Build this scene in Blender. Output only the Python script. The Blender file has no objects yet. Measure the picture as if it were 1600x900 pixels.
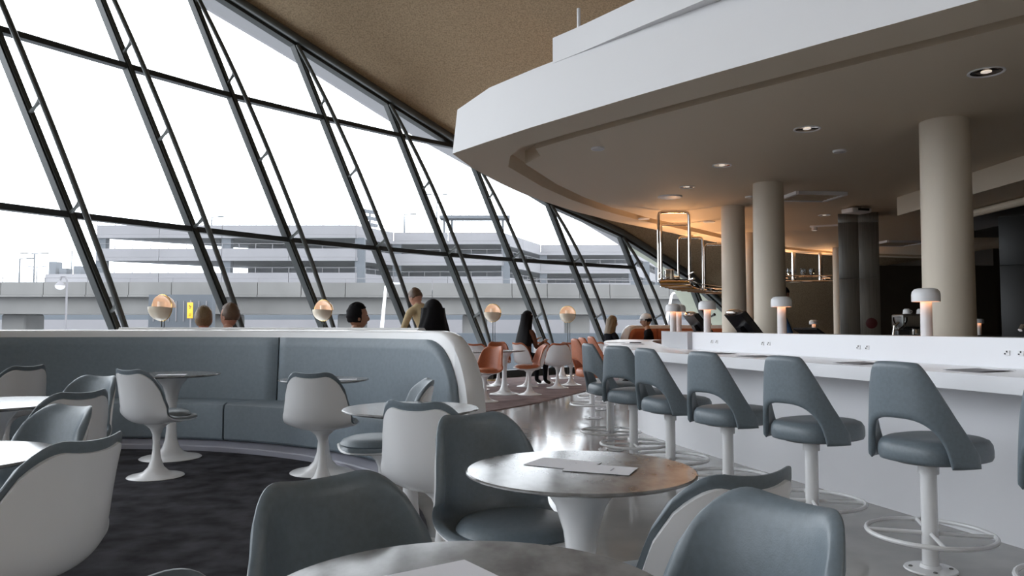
import bpy, bmesh, math, random
from mathutils import Vector, Matrix
random.seed(7)
sc = bpy.context.scene
COL = sc.collection
R = math.radians
PI = math.pi
# ---------------------------------------------------------------- camera
F = 1200.0                    # focal length in pixels of the 1600 x 900 frame
HC = 1.2                      # eye height
PITCH = math.atan(58.0 / F)
cam_d = bpy.data.cameras.new('camera')
cam_d.sensor_width = 36.0
cam_d.lens = 36.0 * F / 1600.0
cam_d.clip_start = 0.05
cam_d.clip_end = 2000
cam = bpy.data.objects.new('camera', cam_d)
COL.objects.link(cam)
cam.location = (0, 0, HC)
cam.rotation_euler = (PI / 2 + PITCH, 0, 0)
sc.camera = cam
# ---------------------------------------------------------------- world: bright overcast sky
world = bpy.data.worlds.new('overcast_sky')
sc.world = world
world.use_nodes = True
wn = world.node_tree.nodes
wl = world.node_tree.links
wn.clear()
wo = wn.new('ShaderNodeOutputWorld')
wb = wn.new('ShaderNodeBackground')
wt = wn.new('ShaderNodeTexCoord')
wsep = wn.new('ShaderNodeSeparateXYZ')
wr = wn.new('ShaderNodeValToRGB')
wr.color_ramp.elements[0].position = 0.0
wr.color_ramp.elements[0].color = (0.88, 0.935, 1.0, 1)
wr.color_ramp.elements[1].position = 0.6
wr.color_ramp.elements[1].color = (0.93, 0.965, 1.0, 1)
wl.new(wt.outputs['Generated'], wsep.inputs[0])
wl.new(wsep.outputs['Z'], wr.inputs[0])
wl.new(wr.outputs[0], wb.inputs[0])
wb.inputs[1].default_value = 3.8
wl.new(wb.outputs[0], wo.inputs[0])
# ---------------------------------------------------------------- exposure
sc.view_settings.view_transform = 'Standard'
sc.view_settings.look = 'None'
sc.view_settings.gamma = 1.0
sc.view_settings.use_curve_mapping = False
sc.view_settings.exposure = 0.22
sc.cycles.use_denoising = True
sc.cycles.max_bounces = 10
sc.cycles.diffuse_bounces = 6
sc.cycles.transparent_max_bounces = 24
sc.cycles.sample_clamp_indirect = 8.0

# ================================================================ helpers
CP, SP = math.cos(PITCH), math.sin(PITCH)
def ray(u, v):
    a = (u - 800) / F; b = (450 - v) / F
    return Vector((a, CP - b * SP, SP + b * CP))
def at(u, v, Y):                      # the point seen at (u, v) that stands Y metres into the room
    d = ray(u, v); t = Y / d.y
    return Vector((d.x * t, Y, HC + d.z * t))
def onz(u, v, z):                     # the point seen at (u, v) on the level z
    d = ray(u, v); t = (z - HC) / d.z
    return Vector((d.x * t, d.y * t, z))
def lerp(a, b, t): return a + (b - a) * t
def sstep(a, b, x):
    t = min(1, max(0, (x - a) / (b - a))); return t * t * (3 - 2 * t)
def crom(pts, s):                     # catmull-rom through a list of tuples, s in 0..1
    n = len(pts) - 1
    x = min(max(s, 0), 1) * n; i = min(int(x), n - 1); t = x - i
    p0 = pts[max(i - 1, 0)]; p1 = pts[i]; p2 = pts[i + 1]; p3 = pts[min(i + 2, n)]
    return tuple(0.5 * (2 * b + (c - a) * t + (2 * a - 5 * b + 4 * c - d) * t * t + (3 * b - a - 3 * c + d) * t ** 3)
                 for a, b, c, d in zip(p0, p1, p2, p3))

def tag(o, label=None, cat=None, group=None, kind=None):
    if label: o['label'] = label
    if cat: o['category'] = cat
    if group: o['group'] = group
    if kind: o['kind'] = kind
    return o
def empty(name, loc=(0, 0, 0), rz=0, label=None, cat=None, group=None, kind=None):
    o = bpy.data.objects.new(name, None)
    o.empty_display_size = 0.1
    COL.objects.link(o)
    o.location = loc; o.rotation_euler = (0, 0, rz)
    return tag(o, label, cat, group, kind)
def copy_tree(o, parent=None):
    c = o.copy(); COL.objects.link(c); c.parent = parent
    for ch in o.children: copy_tree(ch, c)
    return c

class MB:
    def __init__(s): s.v = []; s.f = []; s.m = []; s.cm = 0
    def add(s, vs, fs):
        b = len(s.v); s.v += [tuple(x) for x in vs]
        s.f += [tuple(b + i for i in f) for f in fs]; s.m += [s.cm] * len(fs)
        return s
    def box(s, c, size, rz=0, bev=0.0):
        x, y, z = [q / 2 for q in size]
        M = Matrix.Translation(Vector(c)) @ Matrix.Rotation(rz, 4, 'Z')
        if bev <= 0:
            p = [(-x, -y, -z), (x, -y, -z), (x, y, -z), (-x, y, -z), (-x, -y, z), (x, -y, z), (x, y, z), (-x, y, z)]
            return s.add([M @ Vector(q) for q in p], [(0, 3, 2, 1), (4, 5, 6, 7), (0, 1, 5, 4), (1, 2, 6, 5), (2, 3, 7, 6), (3, 0, 4, 7)])
        bm = bmesh.new(); bmesh.ops.create_cube(bm, size=1)
        for v in bm.verts: v.co = Vector((v.co.x * 2 * x, v.co.y * 2 * y, v.co.z * 2 * z))
        bmesh.ops.bevel(bm, geom=bm.edges[:] , offset=bev, segments=3, affect='EDGES', profile=0.5)
        bm.verts.index_update()
        s.add([M @ v.co for v in bm.verts], [tuple(v.index for v in f.verts) for f in bm.faces]); bm.free()
        return s
    def boxab(s, a, b, bev=0.0):
        return s.box([(p + q) / 2 for p, q in zip(a, b)], [abs(q - p) for p, q in zip(a, b)], 0, bev)
    def tube(s, path, r, n=10, closed=False, caps=True):
        P = [Vector(p) for p in path]; k = len(P); rings = []; up0 = None
        rr = r if isinstance(r, (list, tuple)) else [r] * k
        for i, p in enumerate(P):
            if closed: t = P[(i + 1) % k] - P[i - 1]
            else: t = P[min(i + 1, k - 1)] - P[max(i - 1, 0)]
            t.normalize()
            if up0 is None:
                up0 = Vector((0, 0, 1)) if abs(t.z) < 0.9 else Vector((1, 0, 0))
            u = up0 - t * up0.dot(t)
            if u.length < 1e-5: u = Vector((0, 1, 0)) - t * t.y
            u.normalize(); w = t.cross(u); up0 = u
            rings.append([p + (u * math.cos(2 * PI * j / n) + w * math.sin(2 * PI * j / n)) * rr[i] for j in range(n)])
        vs = [q for rg in rings for q in rg]; fs = []
        m = k if closed else k - 1
        for i in range(m):
            a = i * n; b = ((i + 1) % k) * n
            for j in range(n): fs.append((a + j, a + (j + 1) % n, b + (j + 1) % n, b + j))
        if not closed and caps:
            fs.append(tuple(reversed(range(n)))); fs.append(tuple((k - 1) * n + j for j in range(n)))
        return s.add(vs, fs)
    def bar(s, a, b, wid, dep, ref):   # rectangular bar; ref is roughly the depth direction
        a = Vector(a); b = Vector(b); t = (b - a).normalized(); ref = Vector(ref)
        d = (ref - t * ref.dot(t)).normalized(); w = t.cross(d)
        vs = []
        for p in (a, b):
            for sx, sy in ((-1, -1), (1, -1), (1, 1), (-1, 1)): vs.append(p + w * sx * wid / 2 + d * sy * dep / 2)
        return s.add(vs, [(3, 2, 1, 0), (4, 5, 6, 7), (0, 1, 5, 4), (1, 2, 6, 5), (2, 3, 7, 6), (3, 0, 4, 7)])
    def lathe(s, prof, n=32, c=(0, 0, 0), sx=1, sy=1):
        vs = []; fs = []; k = len(prof)
        for r, z in prof:
            for j in range(n):
                a = 2 * PI * j / n
                vs.append((c[0] + max(r, 1e-4) * math.cos(a) * sx, c[1] + max(r, 1e-4) * math.sin(a) * sy, c[2] + z))
        for i in range(k - 1):
            for j in range(n):
                fs.append((i * n + j, i * n + (j + 1) % n, (i + 1) * n + (j + 1) % n, (i + 1) * n + j))
        return s.add(vs, fs)
    def grid(s, fn, nu, nv):
        vs = [fn(i / nu, j / nv) for i in range(nu + 1) for j in range(nv + 1)]
        fs = [(i * (nv + 1) + j, (i + 1) * (nv + 1) + j, (i + 1) * (nv + 1) + j + 1, i * (nv + 1) + j + 1) for i in range(nu) for j in range(nv)]
        return s.add(vs, fs)
    def solid(s, fa, fb, nu, nv):      # two sheets joined along their border
        A = [fa(i / nu, j / nv) for i in range(nu + 1) for j in range(nv + 1)]
        B = [fb(i / nu, j / nv) for i in range(nu + 1) for j in range(nv + 1)]
        n = len(A); id_ = lambda i, j: i * (nv + 1) + j
        fs = []
        for i in range(nu):
            for j in range(nv):
                q = (id_(i, j), id_(i + 1, j), id_(i + 1, j + 1), id_(i, j + 1))
                fs.append(q); fs.append(tuple(n + k for k in reversed(q)))
        bd = [id_(i, 0) for i in range(nu)] + [id_(nu, j) for j in range(nv)] + [id_(i, nv) for i in range(nu, 0, -1)] + [id_(0, j) for j in range(nv, 0, -1)]
        for k in range(len(bd)):
            a, b = bd[k], bd[(k + 1) % len(bd)]
            fs.append((b, a, n + a, n + b))
        return s.add(A + B, fs)
    def prism(s, poly, z0, z1):
        n = len(poly)
        vs = [(p[0], p[1], z0) for p in poly] + [(p[0], p[1], z1) for p in poly]
        fs = [tuple(reversed(range(n))), tuple(range(n, 2 * n))]
        for i in range(n): fs.append((i, (i + 1) % n, n + (i + 1) % n, n + i))
        return s.add(vs, fs)
    def sphere(s, c, r, nu=16, nv=10, fn=None):
        rx, ry, rz = r if isinstance(r, (tuple, list)) else (r, r, r)
        vs = []; fs = []
        for i in range(nv + 1):
            th = PI * i / nv
            for j in range(nu):
                ph = 2 * PI * j / nu
                d = Vector((math.sin(th) * math.cos(ph), math.sin(th) * math.sin(ph), math.cos(th)))
                p = Vector((d.x * rx, d.y * ry, d.z * rz))
                if fn: p = fn(d, p)
                vs.append(Vector(c) + p)
        for i in range(nv):
            for j in range(nu):
                fs.append((i * nu + j, (i + 1) * nu + j, (i + 1) * nu + (j + 1) % nu, i * nu + (j + 1) % nu))
        return s.add(vs, fs)
    def mesh(s, name, mats, smooth=0.6):
        me = bpy.data.meshes.new(name)
        me.from_pydata(s.v, [], s.f)
        for m in (mats if isinstance(mats, (list, tuple)) else [mats]): me.materials.append(m)
        me.polygons.foreach_set('material_index', s.m)
        bm = bmesh.new(); bm.from_mesh(me)
        bmesh.ops.remove_doubles(bm, verts=bm.verts[:], dist=1e-5)
        bmesh.ops.recalc_face_normals(bm, faces=bm.faces[:])
        if smooth:
            for f in bm.faces: f.smooth = True
            for e in bm.edges:
                if len(e.link_faces) == 2 and e.calc_face_angle(0) > smooth: e.smooth = False
        bm.to_mesh(me); bm.free(); me.update()
        return me
    def build(s, name, mats, parent=None, smooth=0.6, loc=None, rz=0, **props):
        o = bpy.data.objects.new(name, s.mesh(name, mats, smooth))
        COL.objects.link(o)
        o.parent = parent
        if loc is not None: o.location = loc
        if rz: o.rotation_euler = (0, 0, rz)
        return tag(o, **props)

# ================================================================ materials
MATS = {}
def mat(name, col, rough=0.5, metal=0.0, var=0.0, scale=20.0, bump=0.0, bscale=None, emit=None, estr=0.0, coat=0.0, spec=0.5, detail=4.0, col2=None, stretch=None):
    m = bpy.data.materials.new(name); m.use_nodes = True
    nt = m.node_tree; b = nt.nodes['Principled BSDF']
    b.inputs['Base Color'].default_value = (*col, 1)
    b.inputs['Roughness'].default_value = rough
    b.inputs['Metallic'].default_value = metal
    b.inputs['Specular IOR Level'].default_value = spec
    b.inputs['Coat Weight'].default_value = coat
    if emit:
        b.inputs['Emission Color'].default_value = (*emit, 1)
        b.inputs['Emission Strength'].default_value = estr
    tc = nt.nodes.new('ShaderNodeTexCoord')
    vec = tc.outputs['Object']
    if stretch:
        mp = nt.nodes.new('ShaderNodeMapping'); mp.inputs['Scale'].default_value = stretch
        nt.links.new(vec, mp.inputs[0]); vec = mp.outputs[0]
    if var > 0 or col2:
        n = nt.nodes.new('ShaderNodeTexNoise'); n.inputs['Scale'].default_value = scale; n.inputs['Detail'].default_value = detail
        nt.links.new(vec, n.inputs['Vector'])
        r = nt.nodes.new('ShaderNodeValToRGB')
        r.color_ramp.elements[0].position = 0.35; r.color_ramp.elements[1].position = 0.68
        a = col2 if col2 else tuple(c * (1 - var) for c in col)
        z = col if col2 else tuple(min(1, c * (1 + var)) for c in col)
        r.color_ramp.elements[0].color = (*z, 1); r.color_ramp.elements[1].color = (*a, 1)
        nt.links.new(n.outputs['Fac'], r.inputs[0]); nt.links.new(r.outputs[0], b.inputs['Base Color'])
    if bump > 0:
        n2 = nt.nodes.new('ShaderNodeTexNoise'); n2.inputs['Scale'].default_value = bscale or scale; n2.inputs['Detail'].default_value = 3
        nt.links.new(vec, n2.inputs['Vector'])
        bp = nt.nodes.new('ShaderNodeBump'); bp.inputs['Strength'].default_value = bump; bp.inputs['Distance'].default_value = 0.01
        nt.links.new(n2.outputs['Fac'], bp.inputs['Height']); nt.links.new(bp.outputs[0], b.inputs['Normal'])
    MATS[name] = m
    return m
def glass_mat(name, refl, tint=(1, 1, 1)):
    m = bpy.data.materials.new(name); m.use_nodes = True
    nt = m.node_tree; nt.nodes.clear()
    o = nt.nodes.new('ShaderNodeOutputMaterial'); mx = nt.nodes.new('ShaderNodeMixShader')
    t = nt.nodes.new('ShaderNodeBsdfTransparent'); t.inputs[0].default_value = (*tint, 1)
    g = nt.nodes.new('ShaderNodeBsdfGlossy'); g.inputs['Roughness'].default_value = 0.03
    lw = nt.nodes.new('ShaderNodeLayerWeight'); lw.inputs['Blend'].default_value = refl
    nt.links.new(lw.outputs['Fresnel'], mx.inputs[0]); nt.links.new(t.outputs[0], mx.inputs[1]); nt.links.new(g.outputs[0], mx.inputs[2])
    nt.links.new(mx.outputs[0], o.inputs[0]); MATS[name] = m
    return m
white_shell = mat('white fibreglass', (0.79, 0.79, 0.80), 0.25)
blue_vinyl = mat('blue grey vinyl', (0.148, 0.180, 0.206), 0.40, var=0.06, scale=60, bump=0.06, bscale=260)
blue_dark = mat('blue grey banquette vinyl', (0.185, 0.225, 0.26), 0.5, var=0.05, scale=30, bump=0.05, bscale=200)
orange_vinyl = mat('burnt orange vinyl', (0.43, 0.135, 0.062), 0.42, var=0.06, scale=60, bump=0.05, bscale=260)
orange_dark = mat('burnt orange banquette vinyl', (0.40, 0.12, 0.055), 0.5, var=0.05, scale=30)
marble = mat('grey marble', (0.27, 0.27, 0.272), 0.13, col2=(0.135, 0.132, 0.130), scale=9, detail=14, stretch=(1.9, 1, 1), spec=0.3)
white_paint = mat('white paint', (0.80, 0.79, 0.80), 0.55)
cream_shade = mat('white paint in cream shade', (0.66, 0.57, 0.45), 0.6)  # white soffit paint with its warm shade put into the colour
column_paint = mat('cream column paint', (0.66, 0.58, 0.475), 0.5)
counter_white = mat('white solid surface', (0.82, 0.82, 0.85), 0.25)
floor_mat = mat('polished concrete', (0.31, 0.295, 0.28), 0.12, col2=(0.25, 0.24, 0.23), scale=3.0, detail=10)
carpet_dark = mat('charcoal carpet', (0.030, 0.029, 0.033), 0.95, col2=(0.085, 0.083, 0.095), scale=5.0, detail=8, bump=0.8, bscale=300, spec=0.1)
carpet_mauve = mat('mauve carpet', (0.30, 0.235, 0.235), 0.95, col2=(0.20, 0.15, 0.155), scale=3.5, detail=9, bump=0.6, bscale=300, spec=0.1)
stucco = mat('brown acoustic plaster', (0.33, 0.255, 0.17), 0.95, var=0.22, scale=34, detail=3, bump=0.8, bscale=40, spec=0.1)
steel_dark = mat('black painted steel', (0.018, 0.021, 0.021), 0.42)
steel_tube = mat('dark green grey steel', (0.05, 0.055, 0.052), 0.4)
pane_mat = glass_mat('window glass', 0.12, (0.97, 0.985, 0.99))
wine_glass = glass_mat('drinking glass', 0.2, (0.96, 0.97, 0.98))
chrome = mat('polished chrome', (0.78, 0.74, 0.70), 0.08, metal=1.0)
brass = mat('brass', (0.75, 0.5, 0.16), 0.2, metal=1.0)
stainless = mat('brushed stainless', (0.2, 0.195, 0.185), 0.36, metal=1.0, var=0.15, scale=3, stretch=(40, 40, 0.6))
black = mat('black plastic', (0.012, 0.012, 0.014), 0.3)
screen_mat = mat('dark screen', (0.02, 0.022, 0.025), 0.1)
paper = mat('white paper', (0.78, 0.78, 0.83), 0.7)
paper_grey = mat('printed grey paper', (0.33, 0.33, 0.36), 0.7)
ink = mat('grey ink', (0.30, 0.30, 0.36), 0.8)
lamp_white = mat('white lamp enamel', (0.72, 0.72, 0.74), 0.3)
lamp_glow = mat('warm lamp light', (1, 0.5, 0.25), 0.5, emit=(1.0, 0.42, 0.18), estr=4.0)
cream_lamp = mat('cream lacquer', (0.66, 0.58, 0.46), 0.3)
pink_lamp = mat('warm lamp interior', (0.80, 0.62, 0.48), 0.3, emit=(1.0, 0.66, 0.45), estr=0.22)
plinth_mat = mat('pale lavender plinth', (0.34, 0.34, 0.40), 0.5)
concrete = mat('weathered concrete', (0.165, 0.163, 0.16), 0.9, var=0.14, scale=0.35, detail=8)
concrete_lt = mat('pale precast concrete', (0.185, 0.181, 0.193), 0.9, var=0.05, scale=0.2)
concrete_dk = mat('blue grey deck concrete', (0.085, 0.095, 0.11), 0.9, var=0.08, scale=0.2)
asphalt = mat('asphalt', (0.11, 0.112, 0.118), 0.9, var=0.1, scale=0.2)
roof_white = mat('white shell concrete', (0.19, 0.187, 0.195), 0.8)
pier_shade = mat('shade toned pier concrete', (0.24, 0.25, 0.20), 0.8, var=0.05, scale=0.8)  # greenish shade on the pier is put into its concrete colour
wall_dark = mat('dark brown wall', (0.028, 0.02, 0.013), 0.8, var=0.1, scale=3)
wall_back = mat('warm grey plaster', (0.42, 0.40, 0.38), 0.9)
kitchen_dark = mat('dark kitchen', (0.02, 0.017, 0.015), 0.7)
skin_mat = mat('skin light', (0.50, 0.27, 0.19), 0.55)
skin_tan = mat('skin tan', (0.36, 0.19, 0.12), 0.55)
hair_black = mat('black hair', (0.005, 0.004, 0.005), 0.7, spec=0.15, var=0.2, scale=60, stretch=(8, 8, 1))
hair_brown = mat('brown hair', (0.10, 0.055, 0.03), 0.5, var=0.3, scale=60, stretch=(8, 8, 1))
hair_blond = mat('dark blond hair', (0.18, 0.12, 0.062), 0.5, var=0.4, scale=40, stretch=(8, 8, 1))
cl_black = mat('black cloth', (0.010, 0.010, 0.013), 0.95, spec=0.1)
cl_tan = mat('tan cloth', (0.55, 0.43, 0.25), 0.9, var=0.1, scale=10)
cl_brown = mat('rust brown cloth', (0.12, 0.045, 0.022), 0.9)
cl_red = mat('dark red cloth', (0.22, 0.015, 0.015), 0.9)
cl_blue = mat('denim blue cloth', (0.06, 0.14, 0.30), 0.9, var=0.2, scale=40)
cl_white = mat('white cloth', (0.72, 0.72, 0.72), 0.9)
cl_grey = mat('grey cloth', (0.15, 0.15, 0.16), 0.9)
yellow = mat('yellow sign', (0.80, 0.42, 0.02), 0.5)
sign_ink = mat('sign ink', (0.10, 0.05, 0.01), 0.6)
light_disc = mat('lit lamp lens', (.8, .8, .8), 0.3, emit=(1.0, 0.88, 0.75), estr=0.5)
dark_glass = mat('blue grey glazing', (0.10, 0.125, 0.15), 0.15)
car_paint = mat('silver car paint', (0.45, 0.47, 0.5), 0.3, metal=0.3)
rubber = mat('rubber', (0.02, 0.02, 0.02), 0.8)
red_paint = mat('dark red enamel', (0.07, 0.005, 0.008), 0.35)
dark_steel = mat('dark stainless', (0.05, 0.05, 0.05), 0.4, metal=1.0)
slate = mat('slate grey facade', (0.075, 0.088, 0.105), 0.8)

# ================================================================ window wall plan
LB = 2.0
HEAD = {-12: -6, -11: -3, -10: 0, -9: 3, -8: 6, -7: 9, -6: 12, -5: 15, -4: 18, -3: 21, -2: 24, -1: 27, 0: 30, 1: 33, 2: 35.5, 3: 39, 4: 43, 5: 47, 6: 50, 7: 52, 8: 54, 9: 56, 10: 60, 11: 66, 12: 72, 13: 80}
LEAN = Vector((-0.397, -0.06, 1.0))
ZREF = 1.2
PLAN = {1: Vector((-0.518 * 5.6 * LB, 5.6 * LB, 0))}
for i in range(1, 14):
    h = R(HEAD[i]); PLAN[i + 1] = PLAN[i] + Vector((math.sin(h), math.cos(h), 0)) * LB
for i in range(0, -13, -1):
    h = R(HEAD[i]); PLAN[i] = PLAN[i + 1] - Vector((math.sin(h), math.cos(h), 0)) * LB
for i, u in {1: 178, 2: 361, 3: 504, 4: 634, 5: 742, 6: 839, 7: 931, 8: 1023, 9: 1104}.items(): PLAN[i].x = (u - 800) / F * PLAN[i].y
ZTOP = {-12: 10.3, -11: 10.3, -10: 10.3, -9: 10.3, -8: 10.3, -7: 10.3, -6: 10.3, -5: 10.25, -4: 10.2, -3: 10.1, -2: 10.0, -1: 9.8, 0: 9.45, 1: 9.0, 2: 8.45, 3: 7.75, 4: 6.99, 5: 6.19, 6: 5.30, 7: 4.33, 8: 3.63, 9: 2.52, 10: 1.35, 11: 0.55, 12: 0.1, 13: 0.0, 14: 0.0}
def W(i, z): return PLAN[i] + Vector((LEAN.x * (z - ZREF), LEAN.y * (z - ZREF), z))
def inward(i):
    h = R((HEAD.get(i, HEAD[13]) + HEAD.get(i - 1, HEAD[-12])) / 2)
    return Vector((math.cos(h), -math.sin(h), 0))

# ================================================================ large structure
fl = MB()
edge = [W(i, 0) for i in range(-12, 12)]
poly = [(p.x, p.y) for p in edge] + [(14, 26.5), (19, 26), (19, -14), (W(-12, 0).x, -14)]
fl.prism(poly, -0.2, 0.0)
fl.build('floor', floor_mat, smooth=0, label='polished grey concrete floor', kind='structure')

# carpets
BC = Vector((-3.8, 4.1, 0)); RB = 3.45
cd = MB(); n = 96
cd.prism([(BC.x + (RB - 0.11) * math.cos(2 * PI * k / n), BC.y + (RB - 0.11) * math.sin(2 * PI * k / n)) for k in range(n)], 0.0, 0.012)
cd.build('carpet', carpet_dark, smooth=0, label='round charcoal carpet inside the blue-grey curved banquette', cat='carpet')
cm = MB()
far_edge = [W(i, 0) + inward(i) * 0.35 for i in range(2, 9)]
cm.prism([(-3.2, 8.9), (-1.4, 9.7), (-0.45, 10.5), (0.4, 11.9), (1.38, 14.1), (1.9, 15.6), (2.6, 16.6), (3.6, 18.2)] + [(p.x, p.y) for p in reversed(far_edge)], 0.0, 0.012)
cm.build('carpet', carpet_mauve, smooth=0, label='mauve patterned carpet under the orange chairs', cat='carpet')

# window bays
T1, T2, T3 = 2.8, 5.5, 8.2
def clip(poly, f):                     # keep the side of a 2-D polygon where f >= 0
    out = []
    for k in range(len(poly)):
        a, b = poly[k], poly[(k + 1) % len(poly)]; fa, fb = f(a), f(b)
        if fa >= 0: out.append(a)
        if fa * fb < 0:
            t = fa / (fa - fb); out.append((lerp(a[0], b[0], t), lerp(a[1], b[1], t)))
    return out
for i in range(-12, 11):
    wname = 'window_%d' % (i + 13)
    root = empty(wname, (PLAN[i].x, PLAN[i].y, 0), 0, 'raked bay of glazing in black steel frames, bay %d from the left' % (i + 13), None, None, 'structure')
    O = Vector((PLAN[i].x, PLAN[i].y, 0))
    inn = inward(i); zt = ZTOP[i]; zt2 = ZTOP[i + 1]
    # main mullion
    m = MB(); m.bar(W(i, 0.0) - O, W(i, zt + 0.05) - O, 0.105, 0.15, inn); m.build('mullion', steel_dark, root, 0)
    m = MB(); a = W(i, 0.0) + inn * 0.085 - O; b = W(i, zt) + inn * 0.085 - O; m.bar(a, b, 0.05, 0.03, inn); m.build('mullion_flange', steel_tube, root, 0)
    # bowed inner chord of the mullion truss
    pts = []
    for k in range(17):
        t = k / 16; z = lerp(0.0, zt, t)
        off = 0.10 + (0.36 if zt > 3 else 0.2) * (1 - abs(2 * min(max((t - 0.0), 0), 1) - 1) ** 2.2) if i < 9 else 0.14
        pts.append(W(i, z) + inn * off - O)
    m = MB(); m.tube(pts, 0.042, 10); m.build('truss_chord', steel_tube, root)
    # wishbone struts
    k = 0; z = 1.35
    while z < zt - 0.5:
        t = z / zt; off = 0.10 + 0.36 * (1 - abs(2 * t - 1) ** 2.2)
        p = W(i, z) - O
        t2 = (z + 0.16) / zt
        q = W(i, z + 0.16) + inn * (0.10 + 0.36 * (1 - abs(2 * t2 - 1) ** 2.2)) - O
        m = MB(); mid = (p + q) / 2
        m.tube([p, lerp(p, q, .25), mid, lerp(p, q, .75), q], [0.05, 0.03, 0.022, 0.03, 0.045], 8)
        m.build('strut', steel_tube, root); z += 1.45
    # transoms and panes
    def S(s, z): return lerp(W(i, z), W(i + 1, z), s) - O
    top = lambda s: lerp(zt, zt2, s)
    for tz in (0.08, T1, T2, T3):
        pl = clip([(0, tz), (1, tz), (1, tz + .001), (0, tz + .001)], lambda q: top(q[0]) - q[1])
        if len(pl) < 3 or (tz == T1 and i >= 8): continue
        s0 = min(q[0] for q in pl); s1 = max(q[0] for q in pl)
        if s1 - s0 < 0.05: continue
        m = MB(); m.bar(S(s0, tz), S(s1, tz), 0.09 if tz > 1 else 0.16, 0.14, inn); m.build('transom', steel_dark, root, 0)
    bands = [0.08, T1, T2, T3, 12]
    for k in range(4):
        pl = clip([(0, bands[k]), (1, bands[k]), (1, bands[k + 1]), (0, bands[k + 1])], lambda q: top(q[0]) - q[1])
        if len(pl) < 3: continue
        A = [S(s, z) + inn * 0.01 for s, z in pl]; B = [S(s, z) - inn * 0.01 for s, z in pl]; nn = len(A)
        m = MB(); m.add(A, [tuple(range(nn))])
        m.build('pane', pane_mat, root, 0)
    # head frame along the roof edge
    m = MB(); m.bar(S(0, zt + 0.07), S(1, zt2 + 0.07), 0.15, 0.18, inn); m.build('head_frame', steel_dark, root, 0)
    m = MB(); m.tube([S(0, zt + 0.15) + inn * 0.14, S(1, zt2 + 0.15) + inn * 0.14], 0.085, 12); m.build('head_rail', steel_tube, root)

# inner shell (the brown plaster vault)
INS = [0.0, 0.5, 1.5, 3.0, 5.5, 9.0, 14.0, 26.0]
UPL = [0.16, 0.55, 1.2, 1.95, 2.75, 3.45, 3.9, 4.1]
UPR = [0.10, 0.75, 1.9, 3.2, 4.6, 5.8, 6.6, 7.4]
def shell_pt(i, j, out=0.0):
    k = sstep(6, 11, i); up = lerp(UPL[j], UPR[j], k)
    p = W(i, ZTOP[i]) + inward(i) * INS[j]
    p.z += up + out
    return p
sh = MB(); idx = list(range(-12, 15))
sh.solid(lambda u, v: shell_pt(idx[round(u * (len(idx) - 1))], round(v * 7)), lambda u, v: shell_pt(idx[round(u * (len(idx) - 1))], round(v * 7), 0.35), len(idx) - 1, 7)
ceil = sh.build('ceiling', stucco, smooth=1.2, label='brown textured plaster vault rising from the window wall', kind='structure')
# far right and rear closing walls of the room
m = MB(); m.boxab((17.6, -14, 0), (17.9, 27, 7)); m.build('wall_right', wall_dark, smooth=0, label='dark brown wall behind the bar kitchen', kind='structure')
m = MB(); m.boxab((-16, -14.3, 0), (17.6, -14.0, 15)); m.build('wall_back', stucco, smooth=0, label='brown plaster wall behind the viewer', kind='structure')
m = MB(); m.boxab((17.6, -14, 7), (17.9, 27, 15)); m.build('wall_upper', stucco, smooth=0, label='brown plaster wall high above the kitchen', kind='structure')
m = MB(); m.boxab((10.5, 26.4, 0), (17.6, 26.7, 15)); m.build('wall_far', stucco, smooth=0, label='brown plaster wall at the far right end of the room', kind='structure')
q0, q1 = W(-12, 0), W(-12, 10.3)
m = MB(); m.add([(q0.x, q0.y, 0), (q0.x, -14.2, 0), (q0.x - 2.5, -14.2, 15), (q1.x - .2, q1.y, 15), (q1.x, q1.y, 10.3)], [(0, 1, 2, 3, 4)]); m.build('wall_left', stucco, smooth=0, label='brown plaster wall beside the viewer', kind='structure')

# outside: eave of the roof and the pier it lands on
def frame_at(u):                      # point of the head frame seen at picture column u
    for i in range(-3, 13):
        p, q = W(i, ZTOP[i]), W(i + 1, ZTOP[i + 1])
        ua, ub = 800 + F * p.x / p.y, 800 + F * q.x / q.y
        if ua <= u <= ub: return lerp(p, q, (u - ua) / (ub - ua)) - inward(i) * 0.12 + Vector((0, 0, 0.1))
    return W(12, 0.1)
low = [(-150, -270, -110), (150, -95, 200), (300, 2, 350), (460, 97, 500), (620, 197, 655), (700, 243, 735), (785, 288, 815), (870, 326, 890), (920, 354, 935), (972, 386, 985), (1003, 403, 1040), (1026, 418, 1072), (1047, 445, 1100), (1062, 470, 1120), (1076, 494, 1140), (1090, 530, 1160), (1100, 580, 1172)]
def eave_piece(name, rows, mt, label, cat):
    A_ = [frame_at(f) for _, _, f in rows]
    B_ = [at(u, v, frame_at(f).y + 1.0 + .05 * k) for k, (u, v, f) in enumerate(rows)]
    n = len(rows); m = MB()
    pt = lambda u, v, dz: lerp(Vector(crom([tuple(q) for q in A_], u)), Vector(crom([tuple(q) for q in B_], u)), v) + Vector((-.08, .2, .4)) * dz
    m.solid(lambda u, v: pt(u, v, 0), lambda u, v: pt(u, v, 1), 4 * (n - 1), 6)
    m.build(name, mt, smooth=0.9, label=label, cat=cat)
eave_piece('roof_eave', low[:10], roof_white, 'pale concrete roof eave seen outside above the glass', 'roof')
eave_piece('roof_pier', low[9:], pier_shade, 'concrete pier with greenish shade painted in, where the roof comes down outside, at right', 'pier')

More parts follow.
